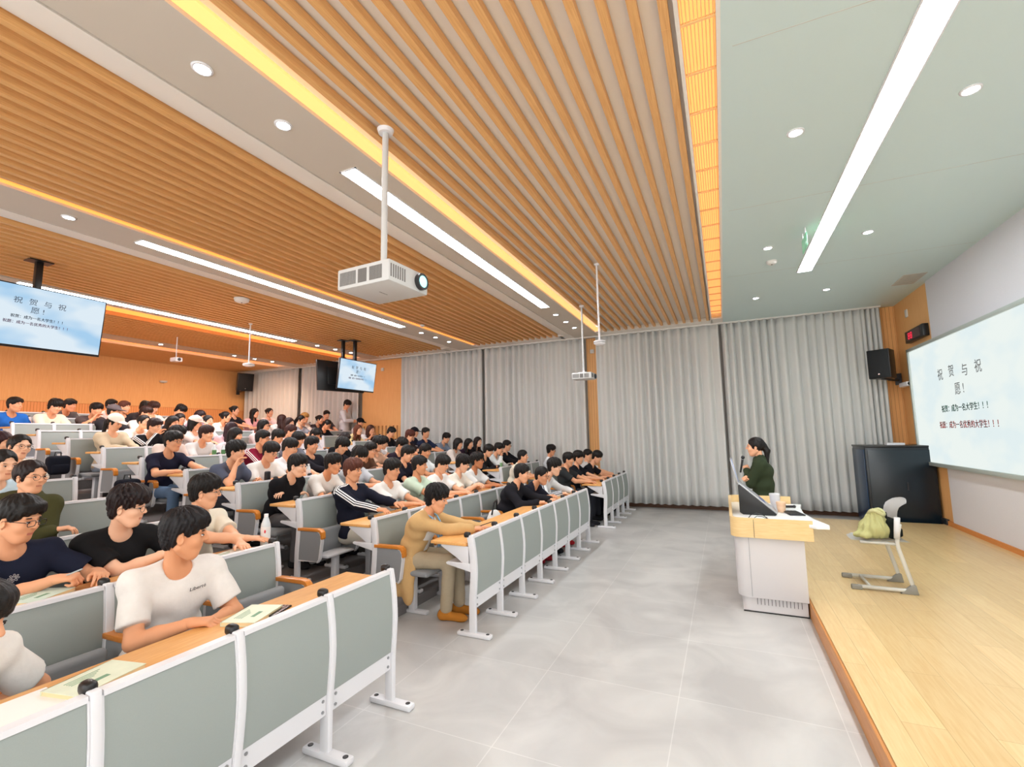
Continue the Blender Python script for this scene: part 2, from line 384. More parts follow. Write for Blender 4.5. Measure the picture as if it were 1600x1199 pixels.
curtain(2.6, 2.92, 'narrow bunched grey curtain behind the corner loudspeaker', .07, 7)
rl = MB().box((-15.5, YW-.26, ZC-.03), (2.95, YW-.12, ZC-.001))
tag(rl.build('curtain_rail', M_paint), 'white curtain rail along the ceiling above grey curtains', 'curtain rail')
for i, (x, z) in enumerate(((-2.87, 3.75), (-9.75, 3.78), (-9.45, 3.79))):
    t = thing('alarm_beacon', ['small white box high on narrow wooden column', 'left small white box high on wide wooden panel', 'right small white box high on wide wooden panel'][i], 'alarm box', (x, YW-.061, z))
    MB().box((-.05, -.035, -.05), (.05, 0, .05), None, .008).build('housing', M_paint, t)
    MB().sph((0, -.036, 0), .012, 6).build('lens', M_white, t, True)
# ------------------------------------------------------------------ text helper (built-in font)
def text_mesh(txt, size, ext=.0):
    c = bpy.data.curves.new('t', 'FONT'); c.body = txt; c.size = size; c.align_x = 'CENTER'; c.align_y = 'CENTER'; c.extrude = ext; c.resolution_u = 3
    o = bpy.data.objects.new('t', c); COL.objects.link(o)
    dg = bpy.context.evaluated_depsgraph_get(); me = bpy.data.meshes.new_from_object(o.evaluated_get(dg))
    bpy.data.objects.remove(o); bpy.data.curves.remove(c); return me
def text(name, txt, size, m, parent, loc, axes, label=None, bold=0, sx=1, gap=0):
    me = text_mesh(txt, size, .0008)
    if bold:
        me2 = me.copy(); n = bmesh.new(); n.from_mesh(me)
        for d in ((bold, 0), (-bold, 0), (0, bold)):
            b2 = bmesh.new(); b2.from_mesh(me2); bmesh.ops.translate(b2, verts=b2.verts, vec=(d[0], d[1], 0)); mt = bpy.data.meshes.new('q'); b2.to_mesh(mt); b2.free(); n.from_mesh(mt); bpy.data.meshes.remove(mt)
        n.to_mesh(me); n.free()
    me.materials.clear(); me.materials.append(m)
    X, Y, Z = [Vector(a) for a in axes]
    me.transform(Matrix(((X.x*sx, Y.x, Z.x, loc[0]), (X.y*sx, Y.y, Z.y, loc[1]), (X.z*sx, Y.z, Z.z, loc[2]), (0, 0, 0, 1))))
    o = link(name, me, parent)
    if label: o['label'] = label
    return o
def slide_mat(name, c1, c2, st):
    m = bpy.data.materials.new(name); m.use_nodes = True; nt = m.node_tree; N = nt.nodes; L = nt.links
    N.remove(N['Principled BSDF']); e = N.new('ShaderNodeEmission'); e.inputs[1].default_value = st
    tc = N.new('ShaderNodeTexCoord'); mp = N.new('ShaderNodeMapping'); mp.inputs['Scale'].default_value = (1, .9, 1.8); L.new(tc.outputs['Object'], mp.inputs['Vector'])
    n = N.new('ShaderNodeTexNoise'); n.inputs['Scale'].default_value = 1.5; n.inputs['Detail'].default_value = 2; L.new(mp.outputs[0], n.inputs['Vector'])
    r = N.new('ShaderNodeValToRGB'); r.color_ramp.elements[0].position = .36; r.color_ramp.elements[1].position = .56
    r.color_ramp.elements[0].color = s2l(c1)+(1,); r.color_ramp.elements[1].color = s2l(c2)+(1,)
    L.new(n.outputs['Fac'], r.inputs[0]); L.new(r.outputs[0], e.inputs[0]); L.new(e.outputs[0], N['Material Output'].inputs[0]); return m
M_slide = slide_mat('slide_clouds_big', (228, 241, 242), (238, 246, 242), .86)
M_slide2 = slide_mat('slide_clouds_tv', (170, 210, 242), (226, 240, 250), .84)
M_tgrey = mat('slide_text_grey', (112, 116, 120), .8); M_tgreen = mat('slide_text_green', (52, 128, 104), .8); M_tred = mat('slide_text_red', (226, 70, 66), .8)
M_tdark = mat('slide_text_dark', (70, 84, 104), .8); M_tmar = mat('slide_text_violet', (112, 84, 120), .8)
def slide_text(par, ax, o, W, colors, nrm):
    """ax = reading direction, text plane; o = centre of the slide; W = width"""
    A = (ax, (0, 0, 1), nrm); ax = Vector(ax); o = Vector(o)
    for i, ch in enumerate('祝贺与祝'):
        text('title_character', ch, W*.083, colors[0], par, o+ax*W*(-.205+i*.135-.02)+Vector((0, 0, W*.155)), A)
    text('title_character', '愿 !', W*.083, colors[0], par, o+ax*W*(-.04)+Vector((0, 0, W*.06)), A)
    text('subtitle_line', '祝贺：成为一名大学生！！！', W*.042, colors[1], par, o+ax*W*(-.02)+Vector((0, 0, -W*.035)), A, bold=W*.0009, sx=.92)
    text('subtitle_line', '祝愿：成为一名优秀的大学生！！！', W*.042, colors[2], par, o+ax*W*(-.02)+Vector((0, 0, -W*.105)), A, bold=W*.0009, sx=.92)
# front projection screen (faces -X), text reads toward -Y
SX = 3.10
t = thing('projection_screen', 'large bright white projection board with Chinese slide on the front wall', 'projection screen', (SX, 7.75, 1.08))
y0, y1, z0, z1 = -2.65, 2.68, 0, 2.02
MB().box((-.004, y0+.05, z0+.06), (.03, y1-.05, z1-.05)).build('screen_surface', M_slide, t)
fr = MB().box((-.03, y0, z1-.055), (.08, y1, z1), None, .006).box((-.03, y0, z0), (.08, y1, z0+.06), None, .006).box((-.03, y0, z0), (.08, y0+.055, z1), None, .006).box((-.03, y1-.055, z0), (.08, y1, z1), None, .006)
fr.build('frame', mat('screen_frame_aluminium', (190, 200, 196), .4, metal=.3), t)
# characters placed from their spots on the board
A = ((0, -1, 0), (0, 0, 1), (-1, 0, 0))
def scr(u, v): p = onx(u, v, SX-.008); return p-Vector((SX, 7.75, 1.08))
for ch, u, v in (('祝', 1469, 587), ('贺', 1486, 581), ('与', 1507, 579), ('祝', 1528, 573)):
    text('title_character', ch, .19, M_tgrey, t, scr(u, v), A)
text('title_character', '愿 !', .19, M_tgrey, t, scr(1499, 608), A)
text('subtitle_line', '祝贺：成为一名大学生！！！', .112, M_tgreen, t, scr(1506, 637), A, 'green line of slide text', bold=.002)
text('subtitle_line', '祝愿：成为一名优秀的大学生！！！', .112, M_tred, t, scr(1511, 664), A, 'red line of slide text', bold=.002)
# digital clock
t = thing('digital_clock', 'black digital clock with red numbers above the projection board', 'clock', (XW-.03, 10.12, 3.33))
MB().box((-.06, -.41, -.105), (.03, .41, .105), None, .012).build('case', M_black, t)
MB().box((-.064, -.30, -.075), (-.058, .30, .075)).build('display', mat('clock_display', (60, 8, 18), .2), t)
M_led = mat('led_red', (230, 40, 70), .5, emit=.8)
for j, y in enumerate((.20, .09)):                                  # blurred red digit blocks
    sg = MB()
    for z in (-.05, 0, .05): sg.box((-.068, y-.028, z-.006), (-.063, y+.028, z+.006))
    for q in (-.028, .028): sg.box((-.068, y+q-.005, -.05), (-.063, y+q+.005, .05))
    sg.build('red_digit', M_led, t)
# small white box on front wall, wall camera
tag(MB().box((XW-.02, 10.55, 3.73), (XW, 10.65, 3.87), None, .005).build('wall_plate', M_paint), 'small white wall plate above the digital clock', 'wall plate')
t = thing('security_camera', 'white bullet security camera below the corner loudspeaker', 'camera', (XW, 10.75, 2.5))
MB().cyl((0, 0, .03), (-.08, 0, .03), .02).build('bracket', M_white, t)
MB().box((-.16, -.28, -.04), (-.07, .12, .04), None, .015).build('housing', M_white, t)
MB().cyl((-.115, -.28, 0), (-.115, -.29, 0), .03).build('lens', M_black, t)
# loudspeakers
def speaker(loc, rz, tilt, label, dims):
    t = thing('loudspeaker', label, 'loudspeaker', loc, rz)
    w, d, h = dims; M = Matrix.Rotation(tilt, 4, 'Y')
    poly = [(-w/2, d/2), (w/2, d/2), (w*.36, -d/2), (-w*.36, -d/2)]
    MB().prism([(d/2, -w/2), (d/2, w/2), (-d/2, w*.34), (-d/2, -w*.34)], 2, -h/2, h/2, .01).xf(M).build('cabinet', M_black, t)
    MB().box((d/2, -w*.46, -h*.47), (d/2+.012, w*.46, h*.47), M, .006).build('grille', mat('speaker_grille', (14, 20, 26), .6, bump=.3, nscale=400), t)
    MB().cyl((d/2+.008, 0, -h*.36), (d/2+.016, 0, -h*.36), .016).xf(M).build('badge', mat('chrome', (200, 200, 205), .25, metal=1), t)
    MB().box((-d/2-.05, -.03, -h*.5-.02), (d/2-.1, .03, -h*.5)).box((-d/2-.34, -.02, -h*.5-.03), (-d/2, .02, -h*.5)).box((-d/2-.36, -.05, -h*.5-.1), (-d/2-.33, .05, -h*.5+.12)).build('bracket', M_darkm, t)
    return t
speaker((2.80, 10.72, 2.9), math.radians(-128), 0, 'black loudspeaker on a bracket in the front corner', (.36, .34, .54))
speaker((-15.0, 10.68, 3.70), math.radians(-18), .15, 'black loudspeaker high on the wooden back wall', (.5, .4, .6))
# television pairs
def tv(loc, rz, label, on=True, w=1.40, h=.80):
    t = thing('television', label, 'television', loc, rz, 'hanging televisions')
    T = Matrix.Rotation(math.radians(7), 4, 'Y')
    MB().box((-.05, -w/2, -h/2), (0, w/2, h/2), T, .006).box((-.09, -w*.3, -h*.3), (-.05, w*.3, h*.3), T, .01).build('casing', M_black, t)
    if on:
        s = MB().box((.0, -w/2+.015, -h/2+.03), (.003, w/2-.015, h/2-.015)); s.build('screen', M_slide2, t).matrix_local = T
        g = bpy.data.objects.new('slide', None); 
        for ch in list(t.children): pass
    p = MB().box((-.14, -.035, .1), (-.07, .035, ZC-loc[2]-.0), None, .004).box((-.2, -.12, ZC-loc[2]-.015), (-.02, .12, ZC-loc[2])); p.build('pole', M_black, t)
    return t
def tv_text(t, W):
    n0 = set(t.children); slide_text(t, (0, 1, 0), (.006, .03*W, .03), W, (M_tdark, M_tdark, M_tmar), (1, 0, 0))
    T = Matrix.Rotation(math.radians(7), 4, 'Y')
    for c in t.children:
        if c not in n0: c.data.transform(T)
a = tv((-8.0, 2.82, 3.31), 0, 'lit television hanging at left edge showing the Chinese slide'); tv_text(a, 1.06)
b = tv((-8.05, 8.68, 3.21), 0, 'lit television hanging before the curtains showing the blue slide', True, 1.24, .74); tv_text(b, 1.0)
c = tv((-8.5, 8.56, 3.20), math.radians(166), 'dark backed television hanging behind the lit one', False, 1.24, .74)
# small led box under tv
# projectors
def projector(loc, zt, rz, label, s=1.0, on=True):
    t = thing('ceiling_projector', label, 'projector', loc, rz)
    w, d, h = .40*s, .46*s, .145*s          # y, x, z
    MB().box((-d/2, -w/2, -h/2), (d/2, w/2, h/2), None, .012).build('body', M_proj, t)
    g = MB()
    for j, (a, b) in enumerate(((-.44, -.14), (-.08, .10), (.14, .40))):
        for i in range(12 if j else 14):
            x = d*(a+(b-a)*i/13); g.box((x, -w/2-.003, -h*.34), (x+d*.011, -w/2+.002, h*.30))
    for i in range(7): g.box((d/2-.002, -w*.46+i*w*.055, -h*.3), (d/2+.003, -w*.46+i*w*.055+.009*s, h*.3))
    g.build('vent_grille', mat('vent_dark', (120, 118, 116), .6), t)
    ln = MB().cyl((d/2, w*.28, 0), (d/2+.03*s, w*.28, 0), .058*s, n=24); ln.build('lens_barrel', M_darkm, t)
    MB().sph((d/2+.022*s, w*.28, 0), .046*s, 10, (.4, 1, 1)).build('lens', mat('projector_lens' if on else 'projector_lens_off', (150, 240, 245) if on else (50, 80, 90), .1, emit=1.6 if on else 0), t, True)
    MB().box((-.002, -.04*s, -h/2-.001), (.002, .04*s, -h/2)).build('slot', M_darkm, t)
    MB().box((-.09*s, -.08*s, h/2), (.09*s, .08*s, h/2+.025*s), None, .004).cyl((0, 0, h/2+.02*s), (0, 0, h/2+.07*s), .028*s).build('mount', M_white, t)
    MB().cyl((0, 0, h/2+.05*s), (0, 0, zt-loc[2]), .022*s, n=14).build('pole', M_proj, t)
    MB().lathe([(.05*s, -.03), (.06*s, 0)], (0, 0, zt-loc[2])).build('ceiling_flange', M_white, t)
    return t
projector((-2.27, 2.70, 2.86), ZC, math.radians(-3), 'big white projector with glowing lens on the nearest ceiling pole', 1.08)
projector((-2.29, 8.3, 2.76), ZC, 0, 'smaller white projector on pole before the wooden column', .8, False)
def hanging(loc, drop, r, label, name='ceiling_microphone', cat='microphone'):
    t = thing(name, label, cat, loc)
    MB().cyl((0, 0, -drop), (0, 0, 0), .013, n=10).build('pole', M_white, t)
    MB().lathe([(r*.6, -drop-.07), (r, -drop-.05), (r, -drop-.015), (r*.5, -drop)], n=20).build('housing', M_white, t, True)
    MB().lathe([(r*1.03, -drop-.04), (r*1.03, -drop-.03)], n=20).build('ring', M_greyd, t)
    MB().lathe([(.03, -.02), (.04, 0)]).build('flange', M_white, t)
hanging((-1.50, 6.31, ZC), 1.10, .08, 'round white device on thin pole left of the wooden column')
hanging((-8.79, 6.35, ZC), .83, .11, 'round white device on thin pole before the back speaker')
t = thing('ceiling_camera', 'small white camera on a thin pole in front of the back wall', 'camera', (-11.38, 6.42, ZC))
MB().cyl((0, 0, -.5), (0, 0, 0), .012, n=10).build('pole', M_white, t); MB().box((-.1, -.08, -.58), (.12, .08, -.48), None, .02).build('housing', M_white, t); MB().cyl((.12, .0, -.53), (.13, 0, -.53), .035).build('lens', M_black, t)
# ------------------------------------------------------------------ cabinet, podium, chair, bags
t = thing('equipment_cabinet', 'tall black equipment cabinet in the front corner behind the stage', 'cabinet', (2.55, 10.12, 0))
MB().box((-.33, -.14, .03), (.62, .72, 1.38), None, .01).build('body', mat('cabinet_black', (18, 26, 34), .3), t)
MB().box((-.345, -.1, .08), (-.33, .68, 1.34), None, .004).build('side_panel', mat('cabinet_blue', (22, 52, 84), .25), t)
MB().box((-.30, -.155, .08), (.60, -.14, 1.34), None, .005).build('door', mat('cabinet_door', (20, 34, 44), .25), t)
MB().box((.2, -.165, .66), (.22, -.155, .8)).build('handle', M_darkm, t)
MB().box((-.34, -.15, 1.38), (.63, .73, 1.41), None, .005).build('top', M_black, t)
tag(MB().box((2.6, 10.2, 1.41), (2.85, 10.4, 1.45), None, .004).build('white_box', M_white), 'thin white box on top of the black cabinet', 'box')
# podium
t = thing('lectern_console', 'white teaching console with pale wooden rim at the stage edge', 'podium', (0, 0, 0))
M_pw = mat('podium_white', (208, 205, 206), .4)
def rrect(x0, y0, x1, y1, r, corners=(1, 1, 1, 1)):
    pts = []
    for (cx, cy, a0, on) in ((x1, y1, 0, corners[0]), (x0, y1, 90, corners[1]), (x0, y0, 180, corners[2]), (x1, y0, 270, corners[3])):
        if not on: pts.append((cx, cy)); continue
        ox = cx-r if cx == x1 else cx+r; oy = cy-r if cy == y1 else cy+r
        for i in range(7): a = math.radians(a0+i*15); pts.append((ox+r*math.cos(a), oy+r*math.sin(a)))
    return pts
MB().prism(rrect(.07, 5.12, .60, 6.3, .07, (0, 1, 1, 0)), 2, .0, .15).build('plinth', M_pw, t)
MB().prism(rrect(.035, 5.085, .61, 6.34, .09, (0, 1, 1, 0)), 2, .14, .70, .006).build('body', M_pw, t)
MB().box((.15, 5.082, .15), (.153, 5.086, .69)).build('panel_joint', M_greyd, t)
vt = MB()
for i in range(13): vt.box((.19+i*.03, 5.115, .075), (.194+i*.03, 5.121, .14))
vt.build('vent_slots', M_darkm, t)
MB().box((.07, 5.118, 0), (.605, 5.124, .012)).build('kick_strip', M_black, t)
def rim_strip(path, z0, z1, th):
    bm = bmesh.new(); R = []
    for i, p in enumerate(path):
        a = Vector(path[max(i-1, 0)]); b = Vector(path[min(i+1, len(path)-1)]); tt = (b-a).normalized(); nn = Vector((-tt.y, tt.x)); p = Vector(p)
        zz = z1(i/(len(path)-1)) if callable(z1) else z1
        R.append([bm.verts.new((q.x, q.y, z)) for q, z in ((p, z0), (p+nn*th, z0), (p+nn*th, zz), (p, zz))])
    for A, B in zip(R, R[1:]):
        for k in range(4): bm.faces.new((A[k], A[(k+1) % 4], B[(k+1) % 4], B[k]))
    bm.faces.new(R[0][::-1]); bm.faces.new(R[-1])
    m = MB(); m.bm.free(); m.bm = bm; return m
path = [(.68, 5.03), (.62, 5.03), (.3, 5.03)]
path += [(.10-.10*math.sin(math.radians(a))+0, 5.13-.10*math.cos(math.radians(a))) for a in range(0, 91, 15)]
path += [(.0, 5.6), (.0, 6.2)] + [(.10-.10*math.cos(math.radians(a)), 6.3+.10*math.sin(math.radians(a))) for a in range(0, 91, 15)] + [(.40, 6.4), (.66, 6.4)]
rim_strip(path, .70, lambda q: .88 if q < .45 else min(.93, .88+(q-.45)*.5), -.028).build('wooden_rim', M_podw, t, 50)
MB().box((.20, 5.026, .705), (.203, 5.034, .87)).build('rim_joint', M_darkm, t)
top = [(.03, 5.06), (.62, 5.06), (.70, 4.98), (.80, 4.99), (.81, 5.06), (.74, 5.35), (.70, 5.7), (.72, 6.1), (.76, 6.36), (.03, 6.37)]
MB().prism(top, 2, .82, .85, .004).build('desktop', mat('desktop_white', (238, 240, 240), .3), t)
# laptop-like monitor on console (dark back to the camera side)
t = thing('laptop', 'open laptop tilted up on the teaching console, screen lit blue', 'laptop', (.10, 5.42, .851), 0)
L0 = Vector((0.33, -.02, .0)); 
MB().prism([(0.0, 0.29), (.012, .30), (.335, .012), (.32, 0.0), (.03, 0.0), (.0, .02)], 1, .0, .04, .004).build('stand', M_black, t)
MB().prism([(0.0, .305), (.01, .318), (.345, .022), (.335, .008)], 1, .04, .42, .002).build('base', mat('laptop_silver', (190, 192, 196), .35, metal=.6), t)
MB().prism([(-.008, .305), (.006, .315), (-.05, .56), (-.062, .552)], 1, .04, .42, .003).build('lid', mat('laptop_silver2', (170, 172, 176), .35, metal=.6), t)
MB().prism([(.008, .322), (.009, .324), (-.044, .553), (-.046, .551)], 1, .06, .40).build('display', mat('laptop_screen', (150, 175, 225), .3, emit=.8), t)
MB().prism([(.05, .276), (.051, .279), (.25, .107), (.249, .104)], 1, .07, .39).build('keyboard', mat('keys', (96, 106, 146), .6), t)
def cup(x, y, label, r, h, m, band=None):
    t = thing('paper_cup', label, 'cup', (x, y, .851))
    MB().lathe([(r*.75, 0), (r, h), (r*1.04, h+.005), (r*1.0, h+.02), (r*.7, h+.022)], n=20).build('body', m, t, 50)
    MB().lathe([(r*.86, h*.35), (r*.955, h*.7)], n=20).build('sleeve', band or M_paint, t, 50)
cup(.46, 5.86, 'white lidded paper cup on the teaching console', .052, .15, M_white, mat('cup_print', (226, 224, 226), .6))
cup(.50, 5.70, 'peach coloured small cup beside the white paper cup', .045, .085, mat('peach', (236, 196, 160), .5), mat('peach2', (240, 204, 170), .5))
t = thing('keyboard', 'dark keyboard lying on the white console top', 'keyboard', (.60, 5.62, .851), .2)
MB().box((-.07, -.12, 0), (.07, .12, .012), None, .003).build('base', M_darkm, t)
kk = MB()
for i in range(4):
    for j in range(9): kk.box((-.06+i*.031, -.113+j*.0255, .012), (-.036+i*.031, -.092+j*.0255, .016))
kk.build('keys', M_black, t)
t = thing('wireless_microphone', 'black handset lying behind the keyboard on console', 'microphone', (.58, 6.02, .865), .3)
MB().cyl((-.07, 0, 0), (.07, 0, 0), .013, n=14).build('body', M_black, t); MB().sph((.08, 0, 0), .017, 8).build('head', M_darkm, t, True)
t = thing('cable', 'black cable looped on the near end of the console', 'cable', (0, 0, 0))
MB().tube([(.16, 5.14, .856), (.19, 5.17, .89), (.24, 5.19, .905), (.30, 5.18, .89), (.34, 5.15, .856)], .004).tube([(.2, 5.12, .856), (.24, 5.14, .885), (.29, 5.15, .88), (.36, 5.1, .856)], .003).build('wire', M_black, t, True)
# chair on the stage
t = thing('cantilever_chair', 'pale grey school chair on the wooden stage carrying bags', 'chair', (1.32, 5.86, ST), math.radians(0))
M_cfr = mat('chair_frame', (206, 206, 198), .4); M_csh = mat('chair_shell', (214, 214, 214), .45); M_cft = mat('chair_foot', (136, 134, 126), .6)
for s in (-1, 1):
    y = s*.20
    pts = [(-.22, y, .03), (.16, y, .03), (.20, y, .05), (.198, y, .10), (.125, y, .40), (.117, y, .46), (.128, y, .54), (.150, y, .64)]
    MB().tube(pts, .018, 10).tube([(-.17, y*.92, .450), (.12, y*.97, .450)], .016, 8).build('side_frame', M_cfr, t, True)
    MB().box((-.28, y-.02, 0), (-.19, y+.02, .045), None, .01).build('foot', M_cft, t)
    MB().prism([(.10, 0), (.24, 0), (.225, .085), (.20, .09)], 1, y-.021, y+.021, .006).build('foot', M_cft, t)
MB().tube([(-.12, -.20, .03), (-.12, .20, .03)], .014).tube([(.05, -.2, .44), (.05, .2, .44)], .013).build('crossbar', M_cfr, t, True)
def shell(rows, th):
    bm = bmesh.new(); R = [[bm.verts.new(p) for p in r] for r in rows]
    for A, B in zip(R, R[1:]):
        for i in range(len(A)-1): bm.faces.new((A[i], A[i+1], B[i+1], B[i]))
    g = bmesh.ops.solidify(bm, geom=bm.faces[:], thickness=th); m = MB(); m.bm.free(); m.bm = bm; return m
rows = []
for i in range(9):
    q = i/8; x = -.22+.44*q; hw = .21*(1-.35*max(0, (.25-q)*4)**2); rows.append([(x, hw*(j/4-1), .462+.012*abs(j/4-1)**2-(.02*(1-q*3) if q < .33 else 0)) for j in range(9)])
shell(rows, .034).build('seat', M_csh, t, True)
rows = []
for i in range(9):
    q = i/8; z = .57+.295*q; x = .155+.02*q+.075*(max(0, q-.5)/.5)**2; hw = .212-.012*q
    rows.append([(x+.04*(1-abs(j/4-1)**2)*1-.03, hw*(j/4-1), z-.03*max(0, q-.75)*4*abs(j/4-1)**2) for j in range(9)])
shell(rows, .02).build('backrest', M_csh, t, True)
MB().tube([(.120, -.2, .50), (.126, -.2, .58), (.138, -.2, .70)], .024, 8).tube([(.120, .2, .50), (.126, .2, .58), (.138, .2, .70)], .024, 8).build('back_support', M_csh, t, True)
# floor socket by wall
tag(MB().box((XW-.06, 9.75, ST), (XW-.02, 9.95, ST+.09), None, .004).build('wall_socket', M_darkm), 'small dark socket box low on the front wall', 'socket')
# ------------------------------------------------------------------ lecture seating
PITCH_Y = .531
BLK = {'middle': (3.65, 1, 7), 'far': (8.58, 1, 4), 'near': (2.56, -1, 5)}
def post_x(z):                                # front edge of a post over its height
    z = max(0, min(.85, z)); return float(np.interp(z, [0, .3, .42, .55, .68, .78, .85], [.048, .046, .056, .062, .052, .036, .022]))
def curve_strip(y0, y1, xo, z0, z1, th, n=9):
    pr = [];
    zz = [z0+(z1-z0)*i/(n-1) for i in range(n)]
    pr = [(post_x(z)+xo, z) for z in zz]+[(post_x(z)+xo-th, z) for z in reversed(zz)]
    return pr, 1, y0, y1
me_post = MB().prism(*curve_strip(-.017, .017, 0, .02, .84, .062, 14), bev=.006).mesh('post', M_white, 40)
me_foot = MB().box((-.13, -.032, 0), (.19, .032, .036), None, .012).mesh('foot', M_white, 40)
me_bolt = MB().lathe([(.016, .030), (.015, .0385), (.010, .039)], (0, 0, 0), 12).mesh('bolt_cap', M_darkm, True)
me_cap = MB().box((-.066, -.023, .815), (-.004, .023, .864), None, .019, 3).mesh('end_cap', M_black, True)
me_panel = MB().prism(*curve_strip(-PITCH_Y/2+.025, PITCH_Y/2-.025, -.012, .33, .815, .026)).mesh('panel', M_grey, 40)
pf = MB().prism(*curve_strip(-PITCH_Y/2+.022, PITCH_Y/2-.022, -.005, .812, .832, .042, 3))
for s in (-1, 1): pf.prism(*curve_strip(s*(PITCH_Y/2-.021)-.003, s*(PITCH_Y/2-.021)+.003, -.008, .33, .815, .032))
me_pframe = pf.mesh('panel_frame', M_white, 40)
me_rail = MB().prism(*curve_strip(-PITCH_Y/2+.02, PITCH_Y/2-.02, -.016, .225, .33, .02, 3)).mesh('lower_rail', M_white, 40)
rb = MB()
for s in (-1, 1):
    for z in (.25, .305): rb.cyl((.03, s*(PITCH_Y/2-.045), z), (.037, s*(PITCH_Y/2-.045), z), .008, n=8)
me_rbolt = rb.mesh('rail_bolt', mat('bolt_steel', (170, 172, 175), .3, metal=1), 40)
me_brkt = MB().prism([(-.02, .742), (-.30, .742), (-.30, .728), (-.14, .64), (-.02, .56)], 1, -.012, .012, .003).prism([(-.0, .60), (-.235, .60), (-.25, .59), (-.24, .575), (-.0, .53)], 1, -.014, .014, .003).mesh('bracket', M_white, 40)
me_seat = MB().box((.16, -.205, .40), (.58, .205, .455), None, .024, 3).mesh('seat_pad', M_greyd, True)
me_seatfold = MB().box((.09, -.205, .30), (.15, .205, .66), Matrix.Translation((.10, 0, .30)) @ Matrix.Rotation(math.radians(9), 4, 'Y') @ Matrix.Translation((-.10, 0, -.30)), .028, 3).mesh('seat_pad', M_greyd, True)
me_ped = MB().box((.24, -.03, .02), (.31, .03, .40), None, .008).box((.13, -.032, 0), (.45, .032, .034), None, .012).box((.16, -.19, .375), (.36, .19, .402), None, .008).mesh('pedestal', M_white, 40)
ap = [(.03, .655), (.03, .683), (.30, .690), (.345, .682), (.372, .655), (.378, .60), (.372, .585), (.358, .59), (.352, .63), (.335, .655), (.30, .660)]
me_arm = MB().prism(ap, 1, -.027, .027, .004).mesh('armrest', M_arm, 40)
sp = [(.035, .652), (.30, .655), (.33, .645), (.347, .615), (.35, .56), (.325, .385), (.305, .36), (.035, .36)]
me_side = MB().prism(sp, 1, -.014, .014).mesh('side_panel', M_greyd, 40)
fr = MB(); 
for (a, b) in zip(sp[1:], sp[2:]): 
    fr.prism([(a[0], a[1]), (b[0], b[1]), (b[0]+.013*(1 if b[1] > .37 else 0), b[1]-(.013 if b[1] < .37 else 0)), (a[0]+.013, a[1]+.002)], 1, -.018, .018)
me_sframe = fr.mesh('side_frame', M_white, 40)
def yseat(blk, i): y0, s, n = BLK[blk]; return y0+s*PITCH_Y*(i+.5)
BNAME = {'middle': 'middle block', 'far': 'far block', 'near': 'left block'}
def desk_row(k, blk, n):
    y0, s, _ = BLK[blk]
    t = thing('desk_row', 'white framed desk row with oak top, %s row from the front of the %s' % (ORD[k], BNAME[blk]), 'desk row', (XR[k-1], 0, BASE[k-1]), 0, 'lecture desk rows')
    ya, yb = sorted((y0-s*.03, y0+s*(n*PITCH_Y+.03)))
    MB().box((-.40, ya, .745), (-.035, yb, .772), None, .005).build('desktop', M_deskw, t)
    MB().box((-.235, ya+.05, .582), (-.03, yb-.05, .596)).build('book_shelf', M_white, t)
    for i in range(n+1):
        y = y0+s*i*PITCH_Y
        p = link('post', me_post, t); p.location.y = y
        f = link('foot', me_foot, p); link('bolt_cap', me_bolt, f).location.x = -.095; link('bolt_cap', me_bolt, f).location.x = .155
        link('end_cap', me_cap, p)
        b = link('bracket', me_brkt, t); b.location.y = y
        if k == 1 and i < n:
            pn = link('front_panel', me_panel, t); pn.location.y = y+s*PITCH_Y/2
            link('panel_frame', me_pframe, pn)
            r = link('lower_rail', me_rail, t); r.location.y = y+s*PITCH_Y/2; link('rail_bolt', me_rbolt, r)
    return t
NROW = {'middle': 12, 'far': 11, 'near': 6}
for blk in BLK:
    for k in range(1, NROW[blk]+1):
        if blk == 'near' and k >= 6: continue
        desk_row(k, blk, BLK[blk][2])
def seat(k, blk, i, folded):
    t = thing('lecture_seat', '%s grey seat from the %s aisle in the %s row, %s, %s' % (ORD[i+1], 'near' if blk != 'near' else 'middle', ORD[k], BNAME[blk], 'folded' if folded else 'in use'), 'seat', (XR[k], yseat(blk, i), BASE[k-1]), 0, 'tip-up lecture seats')
    link('seat_pad', me_seatfold if folded else me_seat, t)
    link('pedestal', me_ped, t)
    b = link('backrest', me_panel, t); b.location.z = BASE[k]-BASE[k-1]; link('backrest_frame', me_pframe, b)
    sides = [-1, 1] if i == 0 else [BLK[blk][1]]
    for sd in sides:
        a = link('armrest', me_arm, t); a.location.y = sd*PITCH_Y/2
        p = link('side_panel', me_side, t); p.location.y = sd*PITCH_Y/2; link('side_frame', me_sframe, p)
    return t
